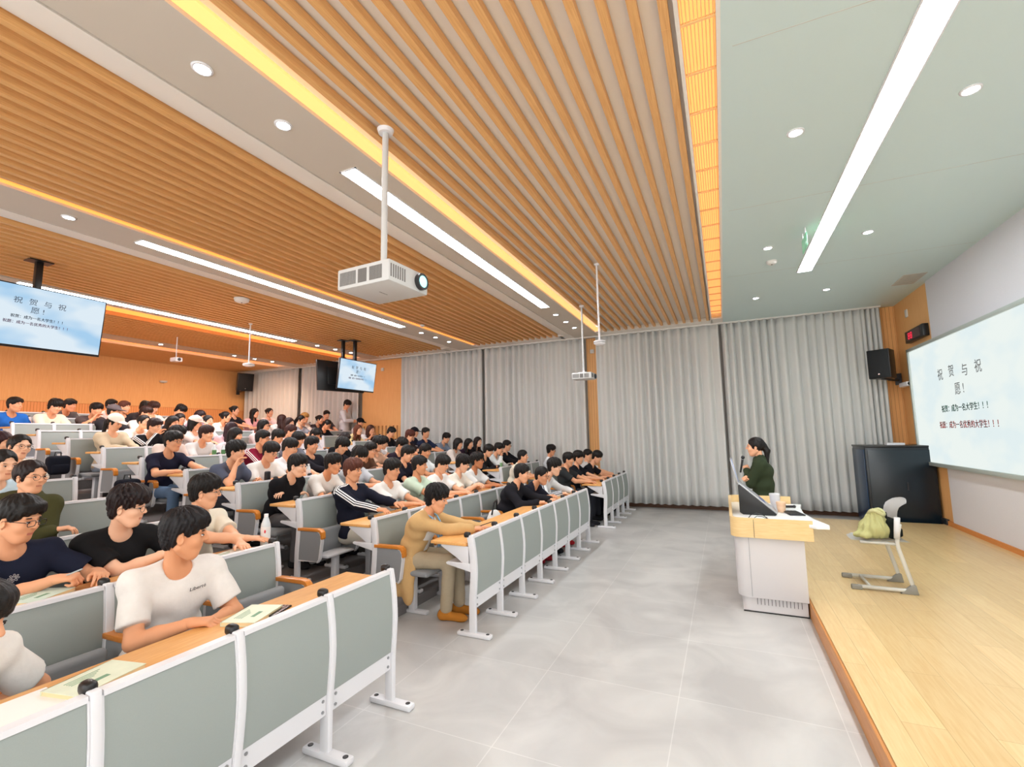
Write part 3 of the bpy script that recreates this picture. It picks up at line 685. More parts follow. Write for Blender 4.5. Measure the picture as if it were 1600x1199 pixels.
# ------------------------------------------------------------------ people: smooth bodies from distance fields
class Vol:
    def __init__(s, lo, hi, h):
        s.h = h; s.lo = np.array(lo, np.float32); n = np.ceil((np.array(hi)-s.lo)/h).astype(int)+2
        s.d = np.full(n, .3, np.float32); s.ax = [s.lo[i]+h*np.arange(n[i], dtype=np.float32) for i in range(3)]
    def sub(s, lo, hi):
        r = []
        for i in range(3):
            a = max(0, int((lo[i]-s.lo[i])/s.h)-1); b = min(s.d.shape[i], int((hi[i]-s.lo[i])/s.h)+3); r.append(slice(a, max(a, b)))
        return tuple(r)
    def grid(s, sl): return s.ax[0][sl[0]][:, None, None], s.ax[1][sl[1]][None, :, None], s.ax[2][sl[2]][None, None, :]
    def comb(s, sl, d2, k, op):
        d1 = s.d[sl]
        if op == 'sub': d2 = -d2
        if op == 'add':
            if k <= 0: s.d[sl] = np.minimum(d1, d2); return
            h = np.clip(.5+.5*(d1-d2)/k, 0, 1); s.d[sl] = d1*(1-h)+d2*h-k*h*(1-h)
        else:
            if k <= 0: s.d[sl] = np.maximum(d1, d2); return
            h = np.clip(.5-.5*(d1-d2)/k, 0, 1); s.d[sl] = d1*(1-h)+d2*h+k*h*(1-h)
    def cap(s, a, b, ra, rb=None, k=.02, op='add', m=.06):
        rb = ra if rb is None else rb; a = np.array(a, np.float32); b = np.array(b, np.float32); R = max(ra, rb)+k+m
        sl = s.sub(np.minimum(a, b)-R, np.maximum(a, b)+R); x, y, z = s.grid(sl)
        if x.size == 0 or y.size == 0 or z.size == 0: return s
        ab = b-a; L = float(ab@ab)+1e-9
        px, py, pz = x-a[0], y-a[1], z-a[2]
        t = np.clip((px*ab[0]+py*ab[1]+pz*ab[2])/L, 0, 1)
        d = np.sqrt((px-t*ab[0])**2+(py-t*ab[1])**2+(pz-t*ab[2])**2)-(ra+(rb-ra)*t)
        s.comb(sl, d, k, op); return s
    def ell(s, c, r, k=.02, op='add', rot=None, m=.06):
        R = max(r)+k+m; c = np.array(c, np.float32); sl = s.sub(c-R, c+R); x, y, z = s.grid(sl)
        if x.size == 0 or y.size == 0 or z.size == 0: return s
        px, py, pz = x-c[0], y-c[1], z-c[2]
        if rot is not None:
            M = np.array(rot).T; px, py, pz = (M[0, 0]*px+M[0, 1]*py+M[0, 2]*pz, M[1, 0]*px+M[1, 1]*py+M[1, 2]*pz, M[2, 0]*px+M[2, 1]*py+M[2, 2]*pz)
        k0 = np.sqrt((px/r[0])**2+(py/r[1])**2+(pz/r[2])**2); k1 = np.sqrt((px/r[0]**2)**2+(py/r[1]**2)**2+(pz/r[2]**2)**2)+1e-6
        s.comb(sl, k0*(k0-1)/k1, k, op); return s
    def plane(s, p, n, k=0):
        """keep the side the normal points away from"""
        x, y, z = s.grid((slice(None),)*3); n = np.array(n, np.float32); n /= np.linalg.norm(n)
        d = (x-p[0])*n[0]+(y-p[1])*n[1]+(z-p[2])*n[2]
        s.comb((slice(None),)*3, -d, k, 'sub') if False else s.comb((slice(None),)*3, d, k, 'max'); return s
    def nets(s):
        d = s.d; sg = d < 0
        if not sg.any(): return np.zeros((0, 3)), np.zeros((0, 4), int)
        c = [sg[i:d.shape[0]-1+i, j:d.shape[1]-1+j, k:d.shape[2]-1+k] for i in (0, 1) for j in (0, 1) for k in (0, 1)]
        n = sum(x.astype(np.int8) for x in c); act = (n > 0) & (n < 8)
        idx = -np.ones(act.shape, int); ii = np.argwhere(act); idx[act] = np.arange(len(ii))
        acc = np.zeros((len(ii), 3)); cnt = np.zeros(len(ii))
        co = [(i, j, k) for i in (0, 1) for j in (0, 1) for k in (0, 1)]
        val = [d[ii[:, 0]+o[0], ii[:, 1]+o[1], ii[:, 2]+o[2]] for o in co]
        for a in range(8):
            for b in range(a+1, 8):
                df = np.array(co[b])-np.array(co[a])
                if abs(df).sum() != 1: continue
                va, vb = val[a], val[b]; m = (va < 0) != (vb < 0); t = np.where(m, va/np.where(m, va-vb, 1), 0)
                acc += m[:, None]*(np.array(co[a])+t[:, None]*df); cnt += m
        V = (ii+acc/np.maximum(cnt, 1)[:, None])*s.h+s.lo
        F = []
        for ax in range(3):
            o1, o2 = [(1, 2), (2, 0), (0, 1)][ax]
            A = [slice(1, -1)]*3; A[ax] = slice(0, -1); B = list(A); B[ax] = slice(1, None)
            s0 = sg[tuple(A)]; s1 = sg[tuple(B)]; e = np.argwhere(s0 != s1)
            if not len(e): continue
            p = e.copy(); p[:, o1] += 1; p[:, o2] += 1
            def g(d1, d2):
                q = p.copy(); q[:, o1] -= d1; q[:, o2] -= d2; return idx[q[:, 0], q[:, 1], q[:, 2]]
            q = np.stack([g(1, 1), g(0, 1), g(0, 0), g(1, 0)], 1)
            fl = s0[tuple(e.T)] == 0
            q[fl] = q[fl][:, ::-1]; F.append(q)
        F = np.concatenate(F); return V, F[(F >= 0).all(1)]
def rotm(yaw=0, pitch=0, roll=0):
    return np.array(Matrix.Rotation(yaw, 3, 'Z') @ Matrix.Rotation(-pitch, 3, 'Y') @ Matrix.Rotation(roll, 3, 'X'))
def join(parts):
    """parts: (V,F,slot)"""
    V, F, S = [], [], []; o = 0
    for v, f, sl in parts:
        if len(v) == 0: continue
        V.append(v); F.append(np.asarray(f)+o); S.append(np.full(len(f), sl)); o += len(v)
    return np.concatenate(V), F, np.concatenate(S)
def to_mesh(name, parts, mats):
    V, Fl, S = join(parts); me = bpy.data.meshes.new(name)
    F = np.concatenate([np.hstack([f, f[:, -1:]]) if False else f for f in Fl]) if all(f.shape[1] == 4 for f in Fl) else None
    nv = len(V); me.vertices.add(nv); me.vertices.foreach_set('co', V.astype(np.float32).ravel())
    me.loops.add(F.size); me.loops.foreach_set('vertex_index', F.astype(np.int32).ravel())
    me.polygons.add(len(F)); me.polygons.foreach_set('loop_start', np.arange(len(F), dtype=np.int32)*4)
    me.polygons.foreach_set('material_index', S.astype(np.int32)); me.polygons.foreach_set('use_smooth', np.ones(len(F), bool))
    me.update(calc_edges=True)
    for m in mats: me.materials.append(m)
    return me
def ellq(c, r, n=8, rot=None):
    """small quad ellipsoid"""
    v = Vol(np.array(c)-max(r)*1.3, np.array(c)+max(r)*1.3, max(r)*2/n); v.ell(c, r, 0, 'add', rot); return v.nets()
_C = {}
def head(kind, res):
    key = ('h', kind, round(res, 4))
    if key in _C: return _C[key]
    jw, ck, fw = {'m1': (1, 1, 1), 'm2': (1.08, 1.12, 1.05), 'm3': (.93, .95, .96), 'f1': (.88, 1.0, .95), 'f2': (.94, 1.08, .98)}[kind]
    f = kind[0] == 'f'
    v = Vol((-.13, -.11, -.15), (.14, .11, .14), res)
    v.ell((-.012, 0, .035), (.094, .076*fw, .086), .01)
    v.ell((.022, 0, -.035), (.070, .060*jw, .078), .03)
    v.cap((.048, -.014*jw, -.098), (.048, .014*jw, -.098), .024 if not f else .021, None, .03)
    v.cap((-.01, -.052*jw, -.055), (.04, -.020, -.095), .022, .02, .03); v.cap((-.01, .052*jw, -.055), (.04, .020, -.095), .022, .02, .03)
    for sy in (-1, 1):
        v.ell((.056, sy*.040*ck, -.022), (.026, .022, .026), .025)
        v.cap((.083, sy*.012, .030), (.070, sy*.046, .030), .008, .008, .016)
        v.ell((.098, sy*.031, .006), (.016, .017, .012), .012, 'sub')
        v.ell((-.008, sy*.077*fw, -.008), (.019, .009, .031), .006, 'add', rotm(sy*.35, .2))
        v.ell((-.002, sy*.085*fw, -.008), (.009, .006, .017), .004, 'sub')
    v.cap((.086, 0, .024), (.106, 0, -.018), .0075, .0115, .010)
    for sy in (-1, 1): v.ell((.093, sy*.011, -.021), (.011, .008, .008), .006)
    v.cap((.080, -.017, -.056), (.080, .017, -.056), .0062, None, .008); v.cap((.0775, -.014, -.067), (.0775, .014, -.067), .0068, None, .008)
    v.cap((.090, -.022, -.0615), (.090, .022, -.0615), .0022, None, .003, 'sub')
    V, F = v.nets(); c = V[F].mean(1)
    lip = (abs(c[:, 2]+.0615) < .0062) & (abs(c[:, 1]) < .021-.9*abs(c[:, 2]+.0615)) & (c[:, 0] > .07)
    parts = [(V, F[~lip], 0), (V, F[lip], 4)]
    for sy in (-1, 1):
        parts.append(ellq((.0845, sy*.031, .006), (.0075, .0140, .0048), 8)+(1,))
        parts.append(ellq((.0888, sy*.031, .0062), (.0050, .0064, .0056), 7)+(2,))
        if res < .0075:
            parts.append(ellq((.0866, sy*.031, .0110), (.007, .0160, .0020), 8, rotm(0, 0, -sy*.08))+(3,))
        parts.append(ellq((.086, sy*.033, .0295), (.007, .018, .0034 if not f else .0024), 8, rotm(sy*.45, 0, -sy*.10))+(3,))
    _C[key] = parts; return parts
def hair(style, res):
    key = ('r', style, round(res, 4))
    if key in _C: return _C[key]
    long = style in ('long', 'pony', 'bob', 'bun')
    v = Vol((-.19, -.16, -.42 if style in ('long', 'pony') else -.22), (.17, .16, .19), res)
    g = {'crop': .008, 'short': .016, 'bowl': .022, 'fluffy': .030, 'side': .021, 'long': .014, 'pony': .010, 'bob': .020, 'bun': .010}[style]
    if long: v.ell((-.014, 0, .036), (.097+g, .080+g*.9, .090+g), .0)
    else:                                       # close at the sides and nape, fuller on top
        v.ell((-.014, 0, .034), (.103, .0855, .094), .0); v.ell((-.030, 0, -.020), (.072, .070, .075), .02)
        v.ell((-.006, 0, .070), (.090+g*.9, .077+g*.75, .066+g), .016)
    if style in ('fluffy', 'bowl', 'side'): v.ell((.025, 0, .092), (.080, .072, .048), .03)
    if style == 'crop': pass
    # open the face and the neck
    fz = {'crop': .068, 'short': .054, 'bowl': .038, 'fluffy': .042, 'side': .046, 'long': .062, 'pony': .072, 'bob': .045, 'bun': .072}[style]
    v.ell((.115, 0, -.055+(fz-.05)*.6), (.095, .068, .062+fz), .006, 'sub')
    v.cap((.100, -.14, -.010+fz*.0), (.100, .14, -.010), .030+fz*.42, None, .008, 'sub')
    if not long:
        v.cap((.035, -.14, -.055), (.035, .14, -.055), .060, None, .012, 'sub')
        v.cap((-.01, -.14, -.10), (-.01, .14, -.10), .055, None, .012, 'sub')
        v.ell((-.05, 0, -.130), (.12, .12, .062), .012, 'sub')
        for sy in (-1, 1): v.ell((-.004, sy*.088, -.012), (.026, .02, .036), .006, 'sub')
    else:
        v.cap((.03, -.14, -.115), (.03, .14, -.115), .060, None, .012, 'sub')
        if style in ('pony', 'bun'):
            v.ell((-.03, 0, -.12), (.12, .12, .07), .015, 'sub')
            for sy in (-1, 1): v.ell((.0, sy*.088, -.015), (.026, .02, .034), .006, 'sub')
            if style == 'pony': v.cap((-.105, 0, .03), (-.135, 0, -.05), .032, .036, .02); v.cap((-.135, 0, -.05), (-.12, .02, -.34), .036, .014, .02)
            else: v.ell((-.105, 0, .05), (.045, .045, .042), .01)
        else:
            zb = -.36 if style == 'long' else -.14
            for sy in (-1, 1):
                v.cap((-.02, sy*.072, .0), (-.015, sy*.082, zb*.55), .030, .032, .025); v.cap((-.015, sy*.082, zb*.55), (.0, sy*.080, zb), .032, .014, .02)
            v.cap((-.075, -.04, -.0), (-.085, -.04, zb), .040, .022, .03); v.cap((-.075, .04, -.0), (-.085, .04, zb), .040, .022, .03)
    # locks: ridges that run down from the crown
    x, y, z = v.grid((slice(None),)*3); an = np.arctan2(y, x+.03); r = np.sqrt((x+.03)**2+y**2)
    am = {'crop': .0012, 'short': .003, 'bowl': .0035, 'fluffy': .0065, 'side': .0045}.get(style, .0025)
    v.d += (am*np.sin(an*13+z*42+3*np.sin(z*20+an*2))+am*.6*np.sin(an*29-z*70)*np.clip(r/.05, 0, 1)).astype(np.float32)
    if style in ('bowl', 'fluffy', 'side', 'short'):
        # fringe tufts
        n = 9; zz = {'bowl': .044, 'fluffy': .048, 'side': .054, 'short': .060, 'bob': .046}[style]
        for i in range(n):
            a = -1.05+2.1*i/(n-1); rr = .006+.004*((i*7) % 3)
            sw = .018 if style in ('side', 'fluffy') else .004
            v.cap((.045+.045*math.cos(a)*.8, .070*math.sin(a)*.9, .095), (.028+.066*math.cos(a), .082*math.sin(a)+sw, zz+.010*((i*5) % 3)-.012*abs(a)), .018, rr, .012)
    V, F = v.nets(); _C[key] = (V, F); return V, F
def hand(pose, side, res):
    """wrist at origin, fingers along +x, back of hand +z, thumb on the +y side for side=+1"""
    key = ('d', pose, side, round(res, 4))
    if key in _C: return _C[key]
    v = Vol((-.05, -.09, -.11), (.21, .09, .06), res)
    cur = {'flat': (.12, .15, .12), 'relax': (.45, .5, .35), 'grip': (1.0, 1.25, .8), 'fist': (1.35, 1.5, .9)}[pose]
    ys = (.030, .010, -.010, -.028); ln = (.92, 1.0, .95, .76)
    v.cap((-.03, 0, 0), (.0, 0, 0), .024, .026, .01); v.ell((.0, 0, 0), (.03, .028, .020), .012)
    for i, (y, l) in enumerate(zip(ys, ln)):
        kx = .085-.004*abs(i-1); v.cap((.01, y*.55, 0), (kx, y, .002), .016, .0125, .014)
        p = np.array((kx, y, .0)); a = 0; sp = (y-.0)*1.2
        for L, c, r in ((.042*l, cur[0]*(1+.12*i), .0092), (.027*l, cur[1]*(1+.06*i), .0082), (.022*l, cur[2], .0072)):
            a += c; q = p+L*np.array((math.cos(a)*math.cos(sp), math.cos(a)*math.sin(sp), -math.sin(a))); v.cap(p, q, r, r*.9, .004); p = q
    th = {'flat': (.75, -.1), 'relax': (.6, -.35), 'grip': (.35, -.8), 'fist': (.2, -.9)}[pose]
    p = np.array((.018, .022, -.006)); d = np.array((math.cos(th[0]), math.sin(th[0]), th[1])); d /= np.linalg.norm(d)
    q = p+.042*d; v.cap(p, q, .016, .0125, .012); d2 = d+np.array((.5, -.25, 0)); d2 /= np.linalg.norm(d2); w = q+.030*d2; v.cap(q, w, .0115, .010, .004); v.cap(w, w+.022*(d2+np.array((.1, -.15, -.1))), .0098, .008, .003)
    V, F = v.nets()
    if side < 0: V = V*np.array((1, -1, 1)); F = F[:, ::-1]
    _C[key] = (V, F); return V, F
def vn(a): a = np.array(a, float); return a/(np.linalg.norm(a)+1e-9)
def ik(S, T, l1, l2, hint):
    S, T = np.array(S, float), np.array(T, float); d = T-S; L = np.linalg.norm(d); mx = (l1+l2)*.985
    if L > mx: T = S+d*mx/L; d = T-S; L = mx
    a = (l1*l1-l2*l2+L*L)/(2*L); h = math.sqrt(max(1e-6, l1*l1-a*a)); u = d/L
    n = np.array(hint, float); n = vn(n-(n@u)*u); return S+u*a+n*h, T
SKIN = [(236, 178, 142), (228, 166, 128), (242, 192, 160), (222, 158, 118), (198, 132, 92), (246, 204, 178)]
def skin_m(i):
    m = mat('skin_tone_%d' % i, SKIN[i], .55, spec=.3); b = m.node_tree.nodes['Principled BSDF']
    b.inputs['Subsurface Weight'].default_value = 0; return m
M_eyew = mat('eye_white', (236, 230, 226), .3); M_iris = mat('iris_dark', (34, 24, 20), .2); M_brow = mat('brow_dark', (40, 30, 28), .8)
def lip_m(i): return mat('lip_tone_%d' % (i % 2), [(206, 134, 112), (200, 122, 106)][i % 2], .5)
def cloth(rgb, nm=None): return mat('cloth_%d_%d_%d' % tuple(rgb), rgb, .9, spec=.15, noise=.05, nscale=40, bump=.12)
def hair_m(rgb):
    k = 'hair_%d_%d_%d' % tuple(rgb)
    return mat(k, tuple(int(c*.8) for c in rgb), .5, spec=.3, bump=.35, nscale=70, noise=.25)
def stripe_cloth(rgb, st, nm):
    if nm in MATS: return MATS[nm]
    m = cloth(rgb).copy(); m.name = nm; MATS[nm] = m; nt = m.node_tree; N = nt.nodes; L = nt.links; b = N['Principled BSDF']
    at = N.new('ShaderNodeAttribute'); at.attribute_name = 'stripe'
    sc = N.new('ShaderNodeMath'); sc.operation = 'MULTIPLY_ADD'; sc.inputs[1].default_value = 1/.023; sc.inputs[2].default_value = .5+10; L.new(at.outputs['Fac'], sc.inputs[0])
    fr = N.new('ShaderNodeMath'); fr.operation = 'FRACT'; L.new(sc.outputs[0], fr.inputs[0])
    pg = N.new('ShaderNodeMath'); pg.operation = 'COMPARE'; pg.inputs[1].default_value = .5; pg.inputs[2].default_value = .26; L.new(fr.outputs[0], pg.inputs[0])
    ab = N.new('ShaderNodeMath'); ab.operation = 'ABSOLUTE'; L.new(at.outputs['Fac'], ab.inputs[0])
    lt = N.new('ShaderNodeMath'); lt.operation = 'LESS_THAN'; lt.inputs[1].default_value = .0345; L.new(ab.outputs[0], lt.inputs[0])
    mu = N.new('ShaderNodeMath'); mu.operation = 'MULTIPLY'; L.new(pg.outputs[0], mu.inputs[0]); L.new(lt.outputs[0], mu.inputs[1])
    mx = N.new('ShaderNodeMix'); mx.data_type = 'RGBA'; L.new(mu.outputs[0], mx.inputs[0])
    old = b.inputs['Base Color'].links[0].from_socket; L.new(old, mx.inputs[6]); mx.inputs[7].default_value = s2l(st)+(1,); L.new(mx.outputs[2], b.inputs['Base Color']); return m
def glasses(res, rnd=False):
    key = ('g', rnd)
    if key in _C: return _C[key]
    m = MB()
    for sy in (-1, 1):
        pts = []
        for i in range(16):
            a = 2*math.pi*i/16; e = 1 if rnd else .55
            cx, cz = math.cos(a), math.sin(a); cx = math.copysign(abs(cx)**e, cx); cz = math.copysign(abs(cz)**e, cz)
            yy = sy*.034+.024*cx; pts.append((.107-.10*(abs(yy)-.02)**2*6, yy, .004+(.020 if rnd else .0165)*cz))
        m.tube(pts, .0015 if rnd else .0021, 5, True)
        m.tube([(.102, sy*.058, .010), (.05, sy*.078, .010), (-.005, sy*.082, .006), (-.02, sy*.081, -.012)], .0014 if rnd else .0018, 5)
    m.tube([(.108, -.011, .008), (.112, 0, .010), (.108, .011, .008)], .0016, 5)
    me = m.mesh('eyeglasses', M_black, True); _C[key] = me; return me
def legs_mesh(res, hz, s, gap=.10, kneex=.44, cross=False):
    key = ('l', round(res, 3), cross, round(hz, 2))
    if key in _C: return _C[key]
    v = Vol((-.20, -.30, .02), (.80, .30, hz+.16), res); z = hz
    v.cap((-.02, -.07, z), (-.02, .07, z), .115, None, .05); v.cap((0, 0, z), (0, 0, z+.08), .12, .11, .05)
    for sy in (-1, 1):
        K = np.array((kneex, sy*gap, z+.0)); A = np.array((kneex-.04+(.06 if sy > 0 else 0), sy*(gap-.01), .11))
        if cross and sy > 0: K = np.array((kneex+.02, .02, z+.07)); A = np.array((kneex+.18, -.12, .22))
        v.cap((.0, sy*.085, z-.01), K, .092, .066, .035); v.cap(K, A, .066, .058, .03)
    x, y, zz = v.grid((slice(None),)*3); v.d += (.004*np.sin(zz*38+x*20)*np.sin(y*30+x*17+1)).astype(np.float32)
    r = v.nets(); _C[key] = r; return r
def shoes_mesh(res, cross, kneex=.44, gap=.10):
    key = ('s', round(res, 3), cross)
    if key in _C: return _C[key]
    out = []
    for sy in (-1, 1):
        A = np.array((kneex-.04+(.06 if sy > 0 else 0), sy*(gap-.01), .0)); dz = 0; R = None
        if cross and sy > 0: A = np.array((kneex+.18, -.12, .12)); 
        v = Vol(A-np.array((.12, .09, .02)), A+np.array((.27, .09, .16)), res)
        v.cap(A+(-.04, 0, .045), A+(.14, 0, .035), .042, .038, .02); v.ell(A+(.15, 0, .032), (.06, .043, .036), .02); v.cap(A+(-.03, 0, .05), A+(-.0, 0, .11), .044, .044, .03)
        v.plane(A+(0, 0, .004), (0, 0, -1), .004)
        out.append(v.nets())
    _C[key] = out; return out
def person(pid, pos, rz, label, head_at=None, hyaw=0, hpitch=0, hroll=0, hk='m1', style='short', hcol=(26, 22, 22), skin=0, top=(230, 230, 230), sleeve='short', legs=(60, 62, 70), arms='desk', desk=None, pose='relax',
           eyeg=None, stripes=None, hem=None, cross=False, res=1.0, stand=False, female=None, hat=None, collar=None, shoes=(40, 40, 44), hands_at=None, open_jacket=None, group='seated students', lower=True, cat='person', sc=1.0, hood=False):
    """pos = floor point under the hips, rz = facing; head_at = head centre in the person's own frame"""
    female = hk[0] == 'f' if female is None else female
    t = thing('person', label, cat, pos, rz, group)
    hz = .535 if not stand else .90*sc
    P0 = np.array((0, 0, hz)); H = np.array(head_at if head_at is not None else (.04, 0, hz+.70))
    hr = rotm(hyaw, hpitch, hroll)
    skull = H+hr@np.array((-.028, 0, -.045))
    N0 = P0+(H-P0)*.745+np.array((-.03, 0, 0))             # base of the neck
    ax = vn(N0-P0); L = np.linalg.norm(N0-P0)
    fw = vn(np.cross((0, 1, 0), ax)); bend = np.array((-.02, 0, 0))
    P1 = P0+ax*L*.32+bend; P2 = P0+ax*L*.70+bend*.6
    sw = (.152 if female else .172)*sc; Sh = [P2+ax*L*.19+np.array((.012, sy*sw, 0)) for sy in (-1, 1)]
    tr = .92 if female else 1.0
    # arms
    l1, l2 = .285*sc, .245*sc
    T = []
    dz = desk['z'] if desk else hz+.22; dx = desk['x'] if desk else .35
    dflt = {'desk': ((dx, .07, dz+.035), (dx-.03, -.05, dz+.04)), 'forward': ((dx+.10, .16, dz+.035), (dx+.02, -.16, dz+.035)), 'lap': ((.22, .09, hz+.10), (.24, -.07, hz+.11)),
            'chin': ((dx, .10, dz+.035), tuple(H+np.array((.085, -.075, -.165)))), 'cross': ((.20, -.10, hz+.30), (.22, .11, hz+.27)), 'phone': ((dx-.05, .05, dz+.10), (dx-.05, -.05, dz+.10)),
            'face': ((dx, .10, dz+.04), tuple(H+np.array((.12, -.03, -.13)))), 'stand': ((.22, .07, hz+.20), (.24, -.06, hz+.22)), 'down': ((.04, .24, hz-.02), (.04, -.24, hz-.02)),
            'chest': ((.26, .06, hz+.22), (.28, -.05, hz+.24))}[arms]
    tl, trg = (dflt[0], dflt[1]) if hands_at is None else hands_at
    arm = []
    for S, tgt, sy in ((Sh[1], tl, 1), (Sh[0], trg, -1)):
        up = arms in ('chin', 'face') and sy < 0
        hint = (-.15, sy*.75, -.75) if not up else (.25, sy*.5, -1)
        E, Wp = ik(S, tgt, l1, l2, hint); 
        if desk and not stand and Wp[2] > dz and E[2] < dz+.04 and E[0] > dx-.12: E[2] = dz+.045
        arm.append((S, E, Wp, sy))
    # skin: torso, neck and arms in one field
    h = .011*res
    lo = np.min([P0-.2, *[a[i]-.11 for a in arm for i in range(3)]], 0); hi = np.max([H+.05, *[a[i]+.11 for a in arm for i in range(3)]], 0)
    lo[2] = min(lo[2], hz-.14)
    v = Vol(lo, hi, h)
    def torso(v, o, k=.05):
        v.cap(P0+(0, -.07, 0), P0+(0, .07, 0), .105*tr+o, None, k); v.cap(P1+(0, -.06*tr, 0), P1+(0, .06*tr, 0), .098*tr+o, None, k)
        v.cap(P2+(0, -.075*tr, 0), P2+(0, .075*tr, 0), .104*tr+o, None, k); v.cap(P0, P2, .098+o, .10+o, k)
        for S in Sh: v.cap(N0-ax*.015, S, .050+o, .052+o, k*.8); v.cap(P2, S, .072+o, .050+o, k)
    torso(v, 0); v.cap(N0-ax*.03, skull, .055 if not female else .047, .050 if not female else .044, .025)
    for S, E, Wp, sy in arm:
        ft = .9 if female else 1
        v.cap(S, E, .050*ft, .040*ft, .03); v.cap(E, E+(Wp-E)*.4, .041*ft, .039*ft, .02); v.cap(E+(Wp-E)*.4, Wp, .039*ft, .0265*ft, .02)
    Vb, Fb = v.nets()
    keep = np.ones(len(Fb), bool); parts = [(Vb, Fb, 0)]
    hres = max(.0042, .0052*res)
    for hv, hf, sl in head(hk, hres): parts.append((hv@hr.T*sc**.5+H, hf, sl))
    hdres = max(.0036, .0048*res)
    ps = pose if isinstance(pose, tuple) else (pose, pose)
    for (S, E, Wp, sy), pz in zip(arm, ps):
        X = vn(Wp-E); 
        if arms in ('chin', 'face') and sy < 0: X = vn(X+np.array((.3, .3, .5))); ref = np.array((-1, -.6, .1))
        elif arms in ('desk', 'forward', 'phone', 'lap', 'cross'): X = vn(X*np.array((1, 1, .25))+np.array((.15, 0, -.05 if arms != 'cross' else 0))); ref = np.array((0, sy*.35 if arms == 'phone' else sy*.1, 1))
        else: X = vn(X); ref = np.array((0.2, sy*.8, .5))
        Z = vn(ref-(ref@X)*X); Y = np.cross(Z, X); M3 = np.stack([X, Y, Z], 1)
        hv, hf = hand(pz, -sy, hdres); parts.append((hv*(.93 if female else 1.0)@M3.T+Wp, hf, 0))
    link('body', to_mesh('body', parts, [skin_m(skin), M_eyew, M_iris, M_brow, lip_m(skin)]), t)
    # hair
    hv, hf = hair(style, max(.0050, .0062*res)); link('hair', to_mesh('hair', [(hv@hr.T*sc**.5+H, hf, 0)], [hair_m(hcol)]), t)
    # shirt
    h = .0105*res; o = .017 if sleeve != 'long' else .020
    frac = {'short': .74, 'long': 1.62, 'none': .15, 'half': .95}[sleeve]
    if stand: lo[2] = min(lo[2], hz-.30)
    v = Vol(lo-.04, hi+.04, h)
    hz0 = hz-.03 if not stand else hz-(.12 if hem is None else hem)
    torso(v, o)
    if stand: v.cap(P0+(0, -.06, -.15), P0+(0, .06, -.15), .125+o, .125+o, .06); 
    x, y, z = v.grid((slice(None),)*3)
    v.plane((0, 0, hz0), (0, 0, -1), .006)
    nd = vn(skull-N0)
    if collar != 'high': neckcut = True
    else: neckcut = False; v.cap(N0+nd*.0, N0+nd*.055, .066, .060, .02)
    if hood:
        v.ell(N0+np.array((-.075, 0, .02)), (.07, .12, .06), .03); v.cap(N0+np.array((.05, -.075, -.03)), N0+np.array((-.05, -.1, .03)), .035, None, .02); v.cap(N0+np.array((.05, .075, -.03)), N0+np.array((-.05, .1, .03)), .035, None, .02)
    for S, E, Wp, sy in arm:
        if frac <= 1:
            e = S+(E-S)*frac; d = vn(E-S); w = Vol(np.minimum(S, e)-.13, np.maximum(S, e)+.13, h)
            w.d[:] = .3; w.cap(S-d*.02, e+d*.10, .060+o*.5, .076 if not female else .068, .0); w.plane(e, d, .004)
            sl = v.sub(w.lo, w.lo+h*np.array(w.d.shape)); 
            # same field sampled on the shirt grid
            gx, gy, gz = v.grid(sl); px, py, pz = gx-S[0], gy-S[1], gz-S[2]; ab = e+d*.10-S; LL = ab@ab; tt = np.clip((px*ab[0]+py*ab[1]+pz*ab[2])/LL, 0, 1)
            dd = np.sqrt((px-tt*ab[0])**2+(py-tt*ab[1])**2+(pz-tt*ab[2])**2)-(.062+(.078-.062)*tt*(1 if not female else .5))
            dd = np.maximum(dd, (gx-e[0])*d[0]+(gy-e[1])*d[1]+(gz-e[2])*d[2]); v.comb(sl, dd.astype(np.float32), .022, 'add')
        else:
            v.cap(S, E, .068, .058, .03); v.cap(E, E+(Wp-E)*.5, .058, .054, .02); v.cap(E+(Wp-E)*.5, Wp-(Wp-E)*.06, .054, .043, .015)
    ph = (pid*1.7) % 6.28
    v.d += (.0042*np.sin(22*z+14*x+9*y+2.2*np.sin(11*y+7*z+ph)+ph)+.003*np.sin(31*y-17*z+20*x+2*np.sin(9*x+12*z)+2*ph)).astype(np.float32)
    if neckcut and not hood: v.cap(N0+nd*.012+np.array((.03, 0, -.012)), N0+nd*.25+np.array((.03, 0, 0)), .066, .085, .006, 'sub')
    else: v.cap(N0+nd*.04, N0+nd*.25+np.array((.01, 0, 0)), .056, .075, .006, 'sub')
    Vs, Fs = v.nets()
    tm = cloth(top) if stripes is None else stripe_cloth(top, stripes, 'striped_%d_%d_%d' % tuple(top))
    me = to_mesh('shirt', [(Vs, Fs, 0)], [tm])
    if stripes is not None:
        best = np.full(len(Vs), 9.); bd = np.full(len(Vs), .105)
        for S, E, Wp, sy in arm:
            for a, b in ((N0+np.array((0, sy*.06, .0)), S), (S, E), (E, Wp)):
                ab = b-a; tt = np.clip(((Vs-a)@ab)/(ab@ab), 0, 1); q = Vs-a-tt[:, None]*ab; dist = np.linalg.norm(q, axis=1)
                out = np.array((0, sy, .55)); out = vn(out-(out@vn(ab))*vn(ab)) if np.linalg.norm(a-S) > .05 or True else out
                if np.allclose(b, S): out = np.array((0, 0, 1.))
                sd = np.cross(vn(ab), out); val = q@sd; ok = (dist < bd) & (q@out > 0)
                best[ok] = val[ok]; bd[ok] = dist[ok]
        at = me.attributes.new('stripe', 'FLOAT', 'POINT'); at.data.foreach_set('value', best.astype(np.float32))
    link('shirt', me, t)
